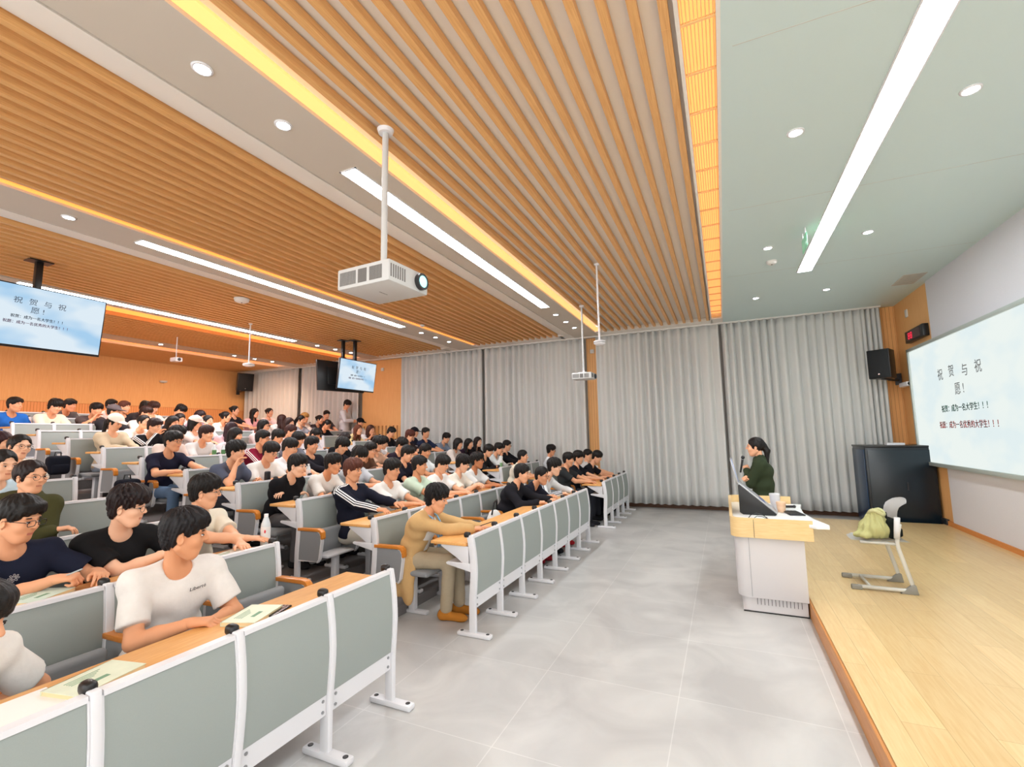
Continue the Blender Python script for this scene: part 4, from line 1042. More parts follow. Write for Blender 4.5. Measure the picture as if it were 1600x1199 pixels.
    # trousers and shoes
    if lower and not stand:
        lr = .013*res; lv, lf = legs_mesh(max(.013, lr), hz, 1, cross=cross); key = ('lm', legs, cross, round(max(.013, lr), 3))
        if key not in _C: _C[key] = to_mesh('trousers', [(lv, lf, 0)], [cloth(legs)])
        link('trousers', _C[key], t)
        key = ('sm', shoes, cross, round(lr, 3))
        if key not in _C:
            sh = shoes_mesh(max(.008, .009*res), cross); _C[key] = [to_mesh('shoe', [(a, b, 0)], [cloth(shoes)]) for a, b in sh]
        for m_ in _C[key]: link('shoe', m_, t)
    if stand and lower:
        v = Vol((-.2, -.26, .03), (.22, .26, hz+.1), .012*res)
        v.cap((0, -.06, hz), (0, .06, hz), .115, None, .04)
        for sy in (-1, 1): v.cap((0, sy*.08, hz-.03), (.015, sy*.09, .48), .09, .066, .03); v.cap((.015, sy*.09, .48), (-.02, sy*.095, .09), .066, .056, .02)
        link('trousers', to_mesh('trousers', [v.nets()+(0,)], [cloth(legs)]), t)
        for sy in (-1, 1):
            A = np.array((-.02, sy*.095, 0)); v = Vol(A-np.array((.12, .09, .02)), A+np.array((.27, .09, .16)), .009*res)
            v.cap(A+(-.04, 0, .045), A+(.14, 0, .035), .042, .038, .02); v.ell(A+(.15, 0, .032), (.06, .043, .036), .02); v.cap(A+(-.03, 0, .05), A+(0, 0, .10), .044, .044, .03); v.plane(A+(0, 0, .002), (0, 0, -1), .003)
            link('shoe', to_mesh('shoe', [v.nets()+(0,)], [cloth(shoes)]), t)
    if eyeg:
        g = link('eyeglasses', glasses(0, eyeg == 'round'), t); M4 = Matrix(hr.tolist()).to_4x4(); M4.translation = Vector(H); g.matrix_local = M4
    if hat:
        v = Vol((-.15, -.13, -.02), (.26, .13, .18), .006*res); v.ell((-.014, 0, .040), (.124, .106, .112), 0); v.plane((0, 0, .042), (-.12, 0, -1), .004)
        v.ell((.10, 0, .052), (.105, .078, .011), .006, 'add', rotm(0, -.12)); v.ell((-.014, 0, .155), (.01, .01, .006), .003)
        V_, F_ = v.nets(); link('cap', to_mesh('cap', [(V_@hr.T+H, F_, 0)], [cloth(hat)]), t)
    return t, dict(H=H, hr=hr, N0=N0, P2=P2, P0=P0, ax=ax, arm=arm, Sh=Sh)
# ------------------------------------------------------------------ the audience
OCC = set()
BLK_RANGE = {'near': (-.1, 2.56), 'middle': (3.65, 7.37), 'far': (8.58, 11.3)}
def seat_spot(u, v, row, dx=None):
    Xk, b = XR[row-1], BASE[row-1]; best = None
    for i in range(46):
        L = -.02+.01*i if dx is None else dx
        p = onx(u, v, Xk-.80+L); d = abs(math.hypot(L, p.z-b-.535)-.685)
        if best is None or d < best[0]: best = (d, p, L)
    return best[1], best[2]
def sit(pid, u, v, row, label, va=55, down=0, rz=None, hands_w=None, dx=None, shift=0, **kw):
    """put the head on its line of sight at the row's distance; the lean follows from the height"""
    Xk, b = XR[row-1], BASE[row-1]; hipx = Xk-.80
    p, L = seat_spot(u, v, row, dx)
    p.y += shift
    cd = math.atan2(-p.y, -p.x); yaw = cd+math.radians(va)
    r = yaw*.30 if rz is None else math.radians(rz)
    hip = Vector((hipx, p.y-L*math.sin(r)*.6, b))
    R = Matrix.Rotation(-r, 3, 'Z'); hl = R @ (p-hip)
    for blk, (a, c) in BLK_RANGE.items():
        if a <= p.y <= c or (blk == 'middle' and 7.36 < p.y < 7.9) or (blk == 'far' and 7.9 <= p.y):
            y0, s, n = BLK[blk]; i = int((p.y-y0)*s/PITCH_Y); i = max(0, min(n-1, i)); OCC.add((blk, row, i))
    dist = p.length
    if p.y > 10.75: print('NEAR CURTAIN', pid, label, p.y)
    res = max(.9, min(2.0, dist/5.2))
    if hands_w is not None: kw['hands_at'] = tuple(tuple(R @ (Vector(h)-hip)) for h in hands_w)
    kw.setdefault('lower', row <= 3 or p.y < 4.4)
    hy = yaw-r
    hy = max(-1.35, min(1.35, hy))
    t, info = person(pid, hip, r, label, head_at=tuple(hl), hyaw=hy, hpitch=-.03-down, desk={'z': .772, 'x': .53}, res=res, **kw)
    return t, info, hip, r
WHT, BLK_, NAVY, GRY, CRM = (234, 232, 228), (26, 26, 30), (34, 38, 58), (110, 114, 122), (232, 222, 204)
PPL = [
 # back rows, left to right
 ('A1', 23, 633, 10, 'student in bright blue tee in the back row at far left', 50, 0, dict(top=(44, 110, 200), style='short', skin=1, arms='lap')),
 ('A2', 86, 636, 10, 'student in cream polo shirt looking down, second from left in the back row', 60, .3, dict(top=(246, 232, 208), style='fluffy', skin=0)),
 ('A3', 109, 634, 11, 'student in dark grey tee half hidden behind the cream polo student', 60, .1, dict(top=(92, 90, 92), style='short', skin=1)),
 ('A4', 150, 641, 10, 'student in dark brown tee raising one hand before the wooden back wall', 45, .1, dict(top=(84, 74, 74), style='bowl', skin=1, arms='chin')),
 ('A5', 178, 644, 9, 'student in dark grey cap behind the girl in the white cap', 70, .1, dict(top=(44, 42, 46), style='crop', hat=(92, 84, 86), skin=1)),
 ('A6', 194, 637, 10, 'student with reddish brown hair above the dark grey cap', 60, 0, dict(top=(40, 38, 42), style='short', hcol=(110, 60, 44), skin=0)),
 ('A5b', 174, 634, 11, 'dark haired student peeking over the dark grey cap', 60, 0, dict(top=WHT, style='short')),
 ('A7', 180, 661, 7, 'girl in white cap and beige jacket with long black ponytail', 45, .35, dict(hk='f1', style='pony', hat=(240, 228, 214), top=(206, 188, 160), sleeve='long', skin=0, legs=(170, 180, 196))),
 ('B1', 226, 637, 11, 'black haired student bending beside a white shirt near back wall', 60, .4, dict(top=(60, 56, 60), style='fluffy')),
 ('B2', 241, 638, 10, 'student in white shirt with messy brown hair in the back row', 55, .3, dict(top=(246, 238, 230), style='fluffy', hcol=(70, 40, 34))),
 ('B3', 227, 646, 9, 'student in white top leaning, just below the messy haired student', 60, .3, dict(top=(244, 234, 226), style='side', hcol=(60, 36, 30))),
 ('B4', 225, 660, 8, 'smiling girl in white tee beside the black striped track jacket', 40, 0, dict(hk='f2', style='bun', top=(240, 232, 226), skin=2)),
 ('B5', 241, 667, 7, 'student in black track jacket with white stripes covering face by hand', 50, .2, dict(top=(24, 24, 28), stripes=(240, 240, 240), sleeve='long', arms='face', style='short', hk='f1', hcol=(52, 26, 26))),
 ('B6', 270, 661, 8, 'girl with long loose black hair in black, hand near chin', 45, .25, dict(hk='f1', style='long', top=(36, 30, 36), skin=0)),
 ('B7', 281, 656, 9, 'girl with dark glasses and black hair behind the long haired girl', 35, .2, dict(hk='f2', style='long', top=(52, 48, 58), eyeg='box')),
 ('B8', 279, 642, 10, 'student in white shirt with bent head before the back wall', 80, .6, dict(top=(246, 240, 238), style='fluffy')),
 ('B9', 313, 651, 9, 'girl in lilac top with straight dark hair near the back wall', 60, .1, dict(hk='f1', style='bob', top=(208, 184, 206), hcol=(44, 24, 30))),
 ('B10', 309, 662, 7, 'person in pale pink cap half hidden behind a grey white shirt', 70, .2, dict(hk='f2', style='bob', hat=(244, 214, 204), top=(240, 224, 220))),
 ('B11', 325, 659, 8, 'round faced girl in white blouse to the right of the pink cap', 40, 0, dict(hk='f2', style='bun', top=(244, 240, 240), skin=2)),
 ('B12', 353, 652, 9, 'girl with hair bun in white tee looking right, below the back speaker', 75, 0, dict(hk='f1', style='bun', top=(246, 232, 214), skin=0)),
 ('B13', 369, 642, 10, 'girl in black top under the loudspeaker on the back wall', 65, 0, dict(hk='f1', style='bun', top=(38, 34, 38), skin=0)),
 ('B14', 396, 646, 10, 'girl in pink with long dark hair at the left curtain edge', 65, 0, dict(hk='f2', style='long', top=(246, 186, 190))),
 ('B16', 284, 681, 6, 'student hidden behind the navy tee student with glasses', 60, .1, dict(top=(222, 206, 198), style='fluffy')),
 ('B17', 315, 679, 6, 'student with brown bowl hair in pale grey polo behind two bottles', 62, 0, dict(top=(222, 222, 222), style='bowl', hcol=(60, 34, 34), skin=0)),
 ('B15', 270, 691, 5, 'heavy student in dark navy tee with glasses on the aisle seat', 50, 0, dict(top=(32, 32, 50), style='side', eyeg='box', hk='m2', skin=1, legs=(96, 120, 150), arms='forward')),
 ('B18', 368, 681, 6, 'student with chin length black bob in grey behind face rubbing student', 65, .1, dict(top=(226, 216, 222), style='bob', hk='f2')),
 ('B19', 359, 671, 7, 'girl with dark reddish hair turned away in a pale pink top', 110, .1, dict(hk='f1', style='long', hcol=(56, 26, 34), top=(240, 196, 204))),
 ('B20', 369, 707, 4, 'student in slate blue shirt resting face on hand, aisle seat', 65, 0, dict(top=(84, 90, 108), style='fluffy', arms='chin', skin=0)),
 ('M1', 410, 686, 5, 'student in maroon track jacket with white stripes and glasses', 75, .1, dict(top=(126, 26, 52), stripes=(236, 226, 228), sleeve='long', style='short', eyeg='box', skin=1)),
 ('C1', 421, 645, 10, 'girl in white with hair tied back against the left curtain', 50, 0, dict(hk='f1', style='bun', top=(246, 220, 218))),
 ('C2', 441, 656, 9, 'girl in white seen from behind with long brown hair', 105, 0, dict(hk='f2', style='long', hcol=(70, 40, 36), top=(244, 232, 226))),
 ('C3', 412, 666, 7, 'laughing girl with glasses and black hair below the left curtain', 60, 0, dict(hk='f2', style='bob', eyeg='box', top=(206, 190, 190))),
 ('C4', 452, 662, 7, 'girl with long brown hair in mauve top at the block end', 60, .05, dict(hk='f1', style='long', hcol=(56, 30, 28), top=(196, 146, 156))),
 ('C5', 470, 657, 8, 'girl with black ponytail in grey top beside the blond student', 60, .2, dict(hk='f1', style='pony', top=(150, 150, 158))),
 ('C6', 480, 654, 9, 'student with bleached blond hair in white tee', 50, 0, dict(style='fluffy', hcol=(214, 160, 86), top=(246, 236, 226), skin=1)),
 ('C7', 496, 656, 9, 'girl in black and white top near the standing student', 60, .1, dict(hk='f2', style='bun', top=(60, 54, 60))),
 ('C8', 510, 649, 9, 'student with short black hair just left of the standing student', 20, .1, dict(style='short', top=(70, 64, 70))),
 ('C9', 511, 664, 8, 'student in black tee with glasses writing at the desk below him', 60, .5, dict(style='crop', eyeg='box', top=(28, 28, 34), hk='m2', skin=1)),
 ('C11', 563, 661, 8, 'student in black cap in front of the curtains', 50, .2, dict(style='crop', hat=(22, 22, 26), top=(210, 200, 196))),
 ('C12', 560, 672, 7, 'girl with long auburn hair in pale yellow top', 45, .05, dict(hk='f1', style='long', hcol=(120, 66, 46), top=(246, 226, 168))),
 ('C13', 579, 672, 7, 'girl with brown hair in white tee resting cheek on hand', 50, .1, dict(hk='f2', style='long', hcol=(84, 46, 38), top=(240, 236, 240), arms='chin')),
 ('C14', 598, 693, 5, 'dark haired student in white tee at the far end of the middle block', 80, .2, dict(style='fluffy', top=(240, 238, 242))),
 ('C15', 462, 675, 6, 'student with reddish hair behind the patterned shirt', 70, .2, dict(style='short', hcol=(74, 38, 34), top=(232, 216, 216))),
 ('C16', 483, 680, 6, 'student in pale patterned shirt bowing head', 60, .5, dict(style='short', top=(216, 218, 226))),
 ('C17', 465, 688, 5, 'student in black and white checked shirt looking down', 70, .3, dict(style='side', top=(120, 124, 138))),
 ('C18', 452, 700, 4, 'student in white shirt with black bowl hair behind dark track top', 65, .25, dict(style='bowl', top=(236, 234, 238), dx=.08)),
 ('C19', 435, 684, 6, 'black haired student in light shirt left of the checked shirt', 70, .3, dict(style='fluffy', top=(222, 214, 218))),
 ('C20', 422, 707, 4, 'student in white tee with thin glasses looking down, behind black tumbler', 45, .3, dict(style='bowl', eyeg='round', top=WHT, dx=.30)),
 ('C21', 497, 696, 4, 'student in open black jacket sitting upright with short neat hair', 60, .05, dict(style='side', top=(34, 32, 40), sleeve='long', skin=1)),
 ('C22', 537, 687, 5, 'student in black tee bending down over the desk', 70, .45, dict(style='short', hcol=(40, 26, 26), top=(26, 26, 30), skin=1)),
 ('C23', 549, 697, 4, 'student with dark hair in black shirt behind light blue tee', 75, .4, dict(style='fluffy', top=(34, 34, 40), sleeve='long')),
 ('C24', 567, 705, 4, 'student with glasses in brown jacket over pale shirt', 60, .1, dict(style='side', eyeg='box', top=(104, 76, 62), sleeve='long')),
 ('C25', 560, 714, 3, 'student with fluffy black hair in light grey tee, head bowed', 75, .4, dict(style='fluffy', top=(198, 202, 210))),
 ('C26', 580, 695, 4, 'student in tan shirt with arms resting, beyond the brown jacket', 80, .3, dict(style='fluffy', top=(196, 160, 136))),
 ('C27', 464, 729, 3, 'student in black zip jacket with round glasses on third row aisle seat', 60, .1, dict(style='side', eyeg='round', top=(24, 24, 28), sleeve='long', skin=2, legs=(96, 94, 96), arms='cross')),
 ('C28', 520, 726, 3, 'student in white tee with crossed arms behind the striped track top', 65, .05, dict(style='bowl', top=WHT, skin=3)),
 ('C29', 551, 736, 2, 'student with auburn hair in black track top with white stripes', 60, .05, dict(style='side', hcol=(112, 60, 46), top=(28, 30, 44), stripes=(240, 240, 240), sleeve='long', skin=1, legs=(200, 196, 184), cross=True, arms='forward')),
 ('D1', 611, 676, 6, 'student in black tee looking down by the wooden panel edge', 70, .45, dict(style='short', top=(30, 28, 34))),
 ('D2', 640, 682, 5, 'student with curly auburn hair in dark top and pale scarf', 75, .3, dict(style='fluffy', hcol=(104, 50, 38), top=(52, 42, 44))),
 ('D3', 648, 676, 6, 'student in dark cap beside the auburn curls', 65, .1, dict(style='crop', hat=(24, 24, 34), top=(44, 48, 68))),
 ('D4', 665, 677, 5, 'student in navy polo sitting upright at the curtain', 55, 0, dict(style='short', top=(36, 44, 70), sleeve='half', skin=1)),
 ('D5', 697, 685, 5, 'student in faded blue denim shirt at the curtain', 55, .25, dict(style='bowl', top=(140, 152, 172), sleeve='long')),
 ('D6', 717, 694, 4, 'short haired girl in beige jacket near the curtain', 60, .1, dict(hk='f2', style='bob', top=(214, 204, 198), sleeve='long')),
 ('D7', 732, 694, 4, 'girl with long black hair in dark purple, left of two', 60, .1, dict(hk='f1', style='long', top=(50, 34, 52))),
 ('D8', 747, 691, 4, 'smiling girl with long dark hair in black at the curtain', 50, 0, dict(hk='f1', style='long', hcol=(34, 22, 22), top=(24, 22, 28), skin=2)),
 ('D9', 763, 705, 3, 'student in black top at the end of third far row', 75, .3, dict(style='bowl', top=(30, 30, 34), sleeve='long')),
 ('D10', 779, 702, 3, 'student in white and black jacket with hand raised to chin', 75, .2, dict(style='side', top=(222, 226, 226), sleeve='long', arms='chin')),
 ('D11', 792, 697, 3, 'student with glasses in black jacket against the grey curtain', 75, .05, dict(style='short', eyeg='box', top=(26, 26, 30), sleeve='long')),
 ('D12', 627, 696, 4, 'student in dark purple tee with fringe over eyes', 60, .4, dict(style='fluffy', top=(46, 38, 52))),
 ('D13', 636, 710, 3, 'student in black polo behind the mint green tee', 70, .3, dict(style='side', top=(30, 30, 42))),
 ('D14', 664, 706, 3, 'tanned student in pale tee behind the white tee group', 65, .2, dict(style='short', top=(226, 232, 234), skin=3)),
 ('D15', 612, 735, 2, 'student in white tee with crossed arms left of the mint tee', 62, .1, dict(style='side', top=WHT, skin=1)),
 ('D16', 656, 728, 2, 'student with short hair in mint green tee', 80, .05, dict(style='short', top=(202, 222, 202), skin=3, hk='m2')),
 ('D17', 692, 726, 2, 'student in white tee looking down, right of the mint tee', 62, .3, dict(style='bowl', top=(242, 240, 238), skin=0)),
 ('D18', 721, 726, 2, 'student in cream tee with clasped hands and fluffy black hair', 82, .25, dict(style='fluffy', top=(240, 234, 222), skin=2, arms='phone')),
 ('D19', 746, 721, 2, 'tan skinned student with glasses in white sports jersey', 68, -.08, dict(style='fluffy', eyeg='box', top=(228, 230, 228), skin=4)),
 ('E1', 817, 714, 2, 'student with cropped hair in cream tee by the far block', 78, -.02, dict(style='crop', top=(240, 232, 214), skin=1)),
 ('E2', 866, 704, 2, 'student in white tee with black glasses seen in profile', 95, .05, dict(style='fluffy', eyeg='box', top=(238, 240, 244), skin=1)),
 ('E3', 888, 719, 1, 'student in charcoal tee with white chest print in front far row', 75, .05, dict(style='side', top=(50, 52, 54), skin=1)),
 ('E4', 904, 716, 1, 'student in black tee, second in the front row of far block', 68, .05, dict(style='fluffy', top=(30, 32, 38), skin=0)),
 ('E5', 918, 712, 1, 'mostly hidden student between two black tees in far front row', 65, .1, dict(style='short', top=(220, 220, 222), dx=.0)),
 ('E6', 932, 715, 1, 'student in black tee with white piping stretching arms over the desk', 72, .35, dict(style='bowl', top=(26, 28, 34), arms='forward', skin=0, dx=.38, legs=(34, 34, 46))),
 ('E7', 819, 740, 1, 'student in black sweatshirt, first of three in the middle front row', 78, .08, dict(style='short', top=(34, 34, 40), sleeve='long', skin=0, arms='forward', shoes=(150, 40, 50))),
 ('E8', 843, 745, 1, 'student in black tee with black glasses in the middle front row', 65, .1, dict(style='crop', eyeg='box', top=(32, 32, 44), hk='m2', skin=1)),
 ('E9', 866, 731, 1, 'student in white jersey with dark collar and sleeve stripes, front row', 72, .05, dict(style='fluffy', top=(226, 230, 234), stripes=(60, 66, 90), sleeve='long', skin=2, arms='forward', dx=.40, shoes=(200, 44, 52))),
 # near block
 ('A0', 0, 692, 6, 'student in cream sleeve with dark hair at left picture edge', 60, .1, dict(hk='f1', style='long', hcol=(60, 24, 30), top=CRM)),
 ('A8', 30, 699, 5, 'girl with thin glasses and cream top leaning her head', 28, 0, dict(hk='f2', style='bun', eyeg='round', top=(244, 236, 222), skin=2, hroll=-.12)),
 ('A9', 4, 727, 4, 'girl in pale blue top with headband cut by the picture edge', 30, .15, dict(hk='f2', style='bun', top=(196, 222, 236), skin=2)),
 ('A10', 48, 746, 3, 'girl in olive hoodie with round glasses', 35, .02, dict(hk='f2', style='bun', hcol=(40, 26, 26), eyeg='round', top=(72, 72, 44), sleeve='long', skin=0, hood=True, arms='cross')),
]
# neighbours in a row keep an arm's breadth apart
ys = [seat_spot(u, v, row, kw.get('dx'))[0].y for (_, u, v, row, _l, _a, _d, kw) in PPL]; sh = [0.0]*len(PPL)
for it in range(60):
    for i in range(len(PPL)):
        if ys[i]+sh[i] > 10.82: sh[i] = 10.82-ys[i]
        for j in range(i):
            if PPL[i][3] != PPL[j][3]: continue
            d = ys[i]+sh[i]-ys[j]-sh[j]
            if abs(d) < .46:
                e = (.46-abs(d))*.5*(1 if d >= 0 else -1)*.5; sh[i] += e; sh[j] -= e
sh = [max(-.24, min(.24, x)) for x in sh]
for i, (pid, u, v, row, lab, va, down, kw) in enumerate(PPL):
    sit(i+1, u, v, row, lab, va, down, shift=sh[i], **kw)
# the nearest students, posed one by one
n1 = sit(201, 28, 813, 2, 'student in navy tee with black square glasses holding a pen, left foreground', 48, .18, rz=-6, hk='m1', style='short', eyeg='box', top=(32, 36, 54), skin=1, hands_w=((-3.46, 1.60, .93), (-3.50, 1.42, .935)), pose=('relax', 'grip'), arms='phone')
n2 = sit(202, 200, 794, 2, 'student in black tee with thin glasses holding a card', 62, .08, rz=-4, hk='m3', style='fluffy', hcol=(40, 28, 30), eyeg='round', top=(28, 28, 30), skin=2, hands_w=((-3.48, 2.14, .95), (-3.50, 1.98, .945)), pose=('grip', 'grip'), arms='phone')
n3 = sit(203, 320, 770, 2, 'student in cream tee with glasses resting crossed arms on the desk', 76, .02, rz=4, hk='m3', style='bowl', eyeg='round', top=(230, 222, 204), skin=0, hands_w=((-3.34, 2.44, .90), (-3.36, 2.60, .91)), pose='flat')
n4 = sit(204, 288, 837, 1, 'student in white tee looking over his shoulder in the front row', 84, .06, rz=-12, hk='m1', style='side', hcol=(24, 20, 26), top=(228, 224, 220), skin=3, hands_w=((-2.50, 1.66, .76), (-2.50, 1.56, .79)), pose='relax')
n5 = sit(205, -54, 978, 1, 'black haired student in white shirt cut off at left edge', 60, .2, hk='m1', style='bowl', top=(236, 234, 230), skin=1, arms='lap', rz=12)
n6 = sit(206, 682, 781, 1, 'student in beige jacket with blue lanyard on the middle front row', 72, .12, rz=10, dx=.27, hk='m3', style='fluffy', hcol=(24, 20, 22), top=(206, 168, 116), sleeve='long', skin=1, hands_w=((-2.26, 4.18, .80), (-2.24, 4.04, .81)), pose=('relax', 'grip'), legs=(178, 164, 140), shoes=(190, 124, 50), lower=True)
def front_patch(rec, name, col, yw, z0, off=.024, res=.009):
    """a strip of inner shirt that shows between open jacket fronts"""
    t, I, hip, r = rec; v = Vol((-.1, -.2, .5), (.5, .2, 1.2), res)
    P0, P2, N0, ax = I['P0'], I['P2'], I['N0'], I['ax']
    v.cap(P0, P2, .10+off, .104+off, .05); v.cap(P2+(0, -.06, 0), P2+(0, .06, 0), .104+off, None, .05); v.cap(P2, N0, .10+off, .05+off, .05)
    v.cap((-.3, -yw, 0), (-.3, -yw, 0), .001, None, 0)
    v.plane((0, yw, 0), (0, 1, -.12)); v.plane((0, -yw, 0), (0, -1, -.12)); v.plane((.02, 0, 0), (-1, 0, 0)); v.plane((0, 0, z0), (0, 0, -1))
    v.cap(N0+np.array((.03, 0, 0)), N0+np.array((.05, 0, .2)), .066, .085, .006, 'sub')
    return link(name, to_mesh(name, [v.nets()+(0,)], [cloth(col)]), t)
front_patch(n6, 'tee', (236, 232, 226), .05, .60)
t6, I6 = n6[0], n6[1]
def chest(I, dy, dz, out=.135):
    p = I['P2']+I['ax']*dz; return Vector((p[0]+out, dy, p[2]))
lb = MB(); a = Vector(I6['N0'])
for s in (-1, 1): lb.tube([a+Vector((.0, s*.07, .02)), a+Vector((.075, s*.06, -.02)), Vector((a.x+.135, s*.05, a.z-.12)), Vector((a.x+.125, s*.02, a.z-.30))], .008, 6)
lb.build('lanyard', mat('lanyard_blue', (130, 190, 232), .6), t6, True)
v = Vol((-.30, -.36, .10), (.30, .05, .68), .012)
v.ell((-.02, -.16, .42), (.14, .05, .22), .02); v.ell((-.06, -.15, .54), (.14, .07, .10), .04); v.ell((.05, -.18, .27), (.07, .035, .13), .03); x_, y_, z_ = v.grid((slice(None),)*3); v.d += (.007*np.sin(x_*48+z_*9)).astype(np.float32)
link('coat_tail', to_mesh('coat_tail', [v.nets()+(0,)], [cloth((206, 168, 116))]), t6)
W6 = I6['arm'][1][2]; MB().tube([Vector(W6)+Vector((-.02, .031*math.cos(q), .031*math.sin(q))) for q in [i*math.pi/6 for i in range(12)]], .008, 6, True).build('wristband', mat('band_blue', (150, 180, 226), .6), t6, True)
# prints
def chest_print(rec, txt, size, dy, dz, col, out=.14, lab=None, slant=0):
    t, I, hip, r = rec; p = chest(I, dy, dz, out); ax = Vector(I['ax']); 
    return text('chest_print', txt, size, mat('print_%d_%d_%d' % col, col, .8), t, p, ((0, 1, slant), tuple(ax), (1, 0, 0)), lab)
chest_print(n4, 'Liberté', .027, .09, .03, (50, 50, 56), .128, 'dark script lettering', .12)
chest_print(n1, '✳', .05, .02, -.02, (226, 226, 230), .135, 'small white flower print')
# ------------------------------------------------------------------ standing people
p = onx(539, 633, -10.45)
person(301, (p.x+.0, p.y, BASE[8]), math.radians(20), 'standing student in pale grey shirt looking down, before the curtains', head_at=(.06, 0, p.z-BASE[8]), hpitch=-.45, hyaw=-.2, hk='m1', style='fluffy', top=(214, 220, 228), sleeve='long', stand=True, arms='chest', legs=(206, 200, 190), res=1.9, skin=1, group=None, lower=False)
TX, TY = .40, 6.86
tp = CAM+ray(1184, 699)*1; q = (TY-CAM.y)/(tp-CAM).y; tp = CAM+(tp-CAM)*q
tt, TI = person(302, (tp.x+.02, TY, 0), math.radians(176), 'woman in dark olive coat speaking into a microphone beside the console', head_at=(.05, .0, tp.z), hyaw=-.02, hpitch=0, hk='f2', style='pony', hcol=(26, 20, 20), top=(52, 62, 44), sleeve='long', stand=True, hem=.42, arms='stand', hands_at=((.17, -.02, 1.19), (.17, .10, 1.09)), pose='grip', legs=(30, 32, 36), res=1.2, skin=0, sc=.94, group=None, collar='high')
wm = tt.matrix_world if False else Matrix.Translation((tp.x+.02, TY, 0)) @ Matrix.Rotation(math.radians(176), 4, 'Z')
m0 = wm @ Vector((.245, -.03, 1.16)); m1 = wm @ Vector((.20, -.01, 1.375))
t = thing('microphone', 'black handheld microphone held up by the woman in olive', 'microphone', m0)
d = m1-m0
MB().cyl((0, 0, 0), d*.8, .011, .014, 14).build('handle', M_black, t, True); MB().sph(d*.92, .023, 10).build('grille', mat('mic_grille', (60, 62, 66), .4, metal=.6), t, True); MB().cyl(d*.78, d*.82, .017, n=14).build('ring', M_greyd, t)
# ------------------------------------------------------------------ things on desks and seats
def deskz(row): return BASE[row-1]+.7725
def on_desk(u, v, row, x=None):
    """where the line of sight through (u,v) meets the desk top of a row (or a given X)"""
    if x is not None: p = onx(u, v, XR[row-1]+x); return Vector((p.x, p.y, deskz(row)))
    d = ray(u, v); p = CAM+d*((deskz(row)-CAM.z)/d.z); return p
def bottle(loc, label, h=.22, cap=(240, 240, 240), lab=(228, 226, 224), mark=(224, 60, 70)):
    t = thing('water_bottle', label, 'bottle', loc, 0, 'drink bottles on the desks'); r = h*.145
    MB().lathe([(r*.9, 0), (r, .006), (r, h*.62), (r*.92, h*.70), (r*.5, h*.88), (r*.42, h*.92)], n=20).build('body', mat('bottle_plastic', (214, 222, 226), .15, spec=.6), t, 50)
    MB().lathe([(r*1.012, h*.14), (r*1.012, h*.60)], n=20).build('label', mat('bottle_label_%d_%d_%d' % lab, lab, .6), t, 50)
    MB().lathe([(r*.45, h*.91), (r*.45, h)], n=16).build('cap', mat('cap_%d' % cap[0], cap, .4), t, 50)
    if mark: MB().sph((r*.72, -r*.72, h*.46), r*.30, 6, (.6, .6, 1.3)).build('label_mark', mat('mark_red', mark, .6), t, True)
    return t
q = on_desk(415, 830, 2, -.24); bottle((q.x, q.y, q.z), 'clear water bottle with red marked label behind the white tee student', .245)
for u, v, row, lb, col in ((335, 703, 6, 'left of two clear bottles with green labels on sixth row', (90, 140, 90)), (349, 703, 6, 'right of two clear bottles with green labels on sixth row', (80, 130, 84)), (482, 732, 4, 'clear bottle beside the student in black zip jacket', (230, 220, 220)), (783, 722, 3, 'small bottle held near the hand raised to chin', (120, 170, 130))):
    q = on_desk(u, v, row, -.16); bottle((q.x, q.y, q.z), lb, .21, lab=col, mark=None)
q = on_desk(418, 742, 4, -.12); t = thing('tumbler', 'black tumbler standing on desk before white tee student', 'tumbler', (q.x, q.y, q.z)); MB().lathe([(.032, 0), (.036, .01), (.036, .145)], n=20).build('body', M_black, t, 50); MB().lathe([(.034, .145), (.034, .155), (.02, .16)], n=20).build('lid', M_darkm, t, 50)
def book(u, v, row, label, rz, w=.18, h=.25, th=.02, cover=(222, 230, 206), x=None, cat='book'):
    q = on_desk(u, v, row, x); t = thing('book', label, cat, (q.x, q.y, q.z), rz, 'books on the desks')
    MB().box((-w/2+.003, -h/2+.003, .002), (w/2-.002, h/2-.003, th-.002)).build('pages', mat('paper_pages', (236, 214, 168), .8), t)
    c = MB().box((-w/2, -h/2, 0), (w/2, h/2, .002)).box((-w/2, -h/2, th-.002), (w/2, h/2, th)).box((-w/2, -h/2, 0), (-w/2+.003, h/2, th)); c.build('cover', mat('cover_%d_%d_%d' % cover, cover, .5, noise=.12, nscale=14), t)
    g = MB()
    for i in range(4): g.box((-w*.3+i*.012, -h*.3, th), (-w*.3+i*.012+.004, h*(.2-.06*i), th+.0006))
    g.box((w*.1, -h*.2, th), (w*.22, h*.1, th+.0006)); g.build('cover_print', mat('print_green', (120, 160, 130), .7), t); return t
book(395, 966, 1, 'pale green book on the desk in front of white tee student', .35, x=-.25)
book(150, 1062, 1, 'pale green book on the front desk nearest the camera', .2, x=-.22)
book(60, 935, 2, 'pale green book under the hands of the navy tee student', .5, cover=(206, 226, 214), x=-.30)
book(362, 858, 2, 'open white booklet under the hand of the cream tee student', .3, th=.01, cover=(232, 232, 222), x=-.22)
q = on_desk(432, 956, 1, -.20); t = thing('smartphone', 'dark smartphone lying beside the pale green book', 'phone', (q.x, q.y, q.z), .3); MB().box((-.04, -.08, 0), (.04, .08, .009), None, .004).build('case', M_black, t); MB().box((-.037, -.077, .009), (.037, .077, .0095)).build('screen', mat('phone_glass', (30, 20, 26), .15), t)
q = on_desk(22, 1110, 1, -.2); tag(MB().box((-.15, -.12, 0), (.12, .14, .003)).build('paper_sheet', mat('paper_white', (244, 240, 236), .8)), 'white paper sheet on the front desk at left edge', 'paper').location = q
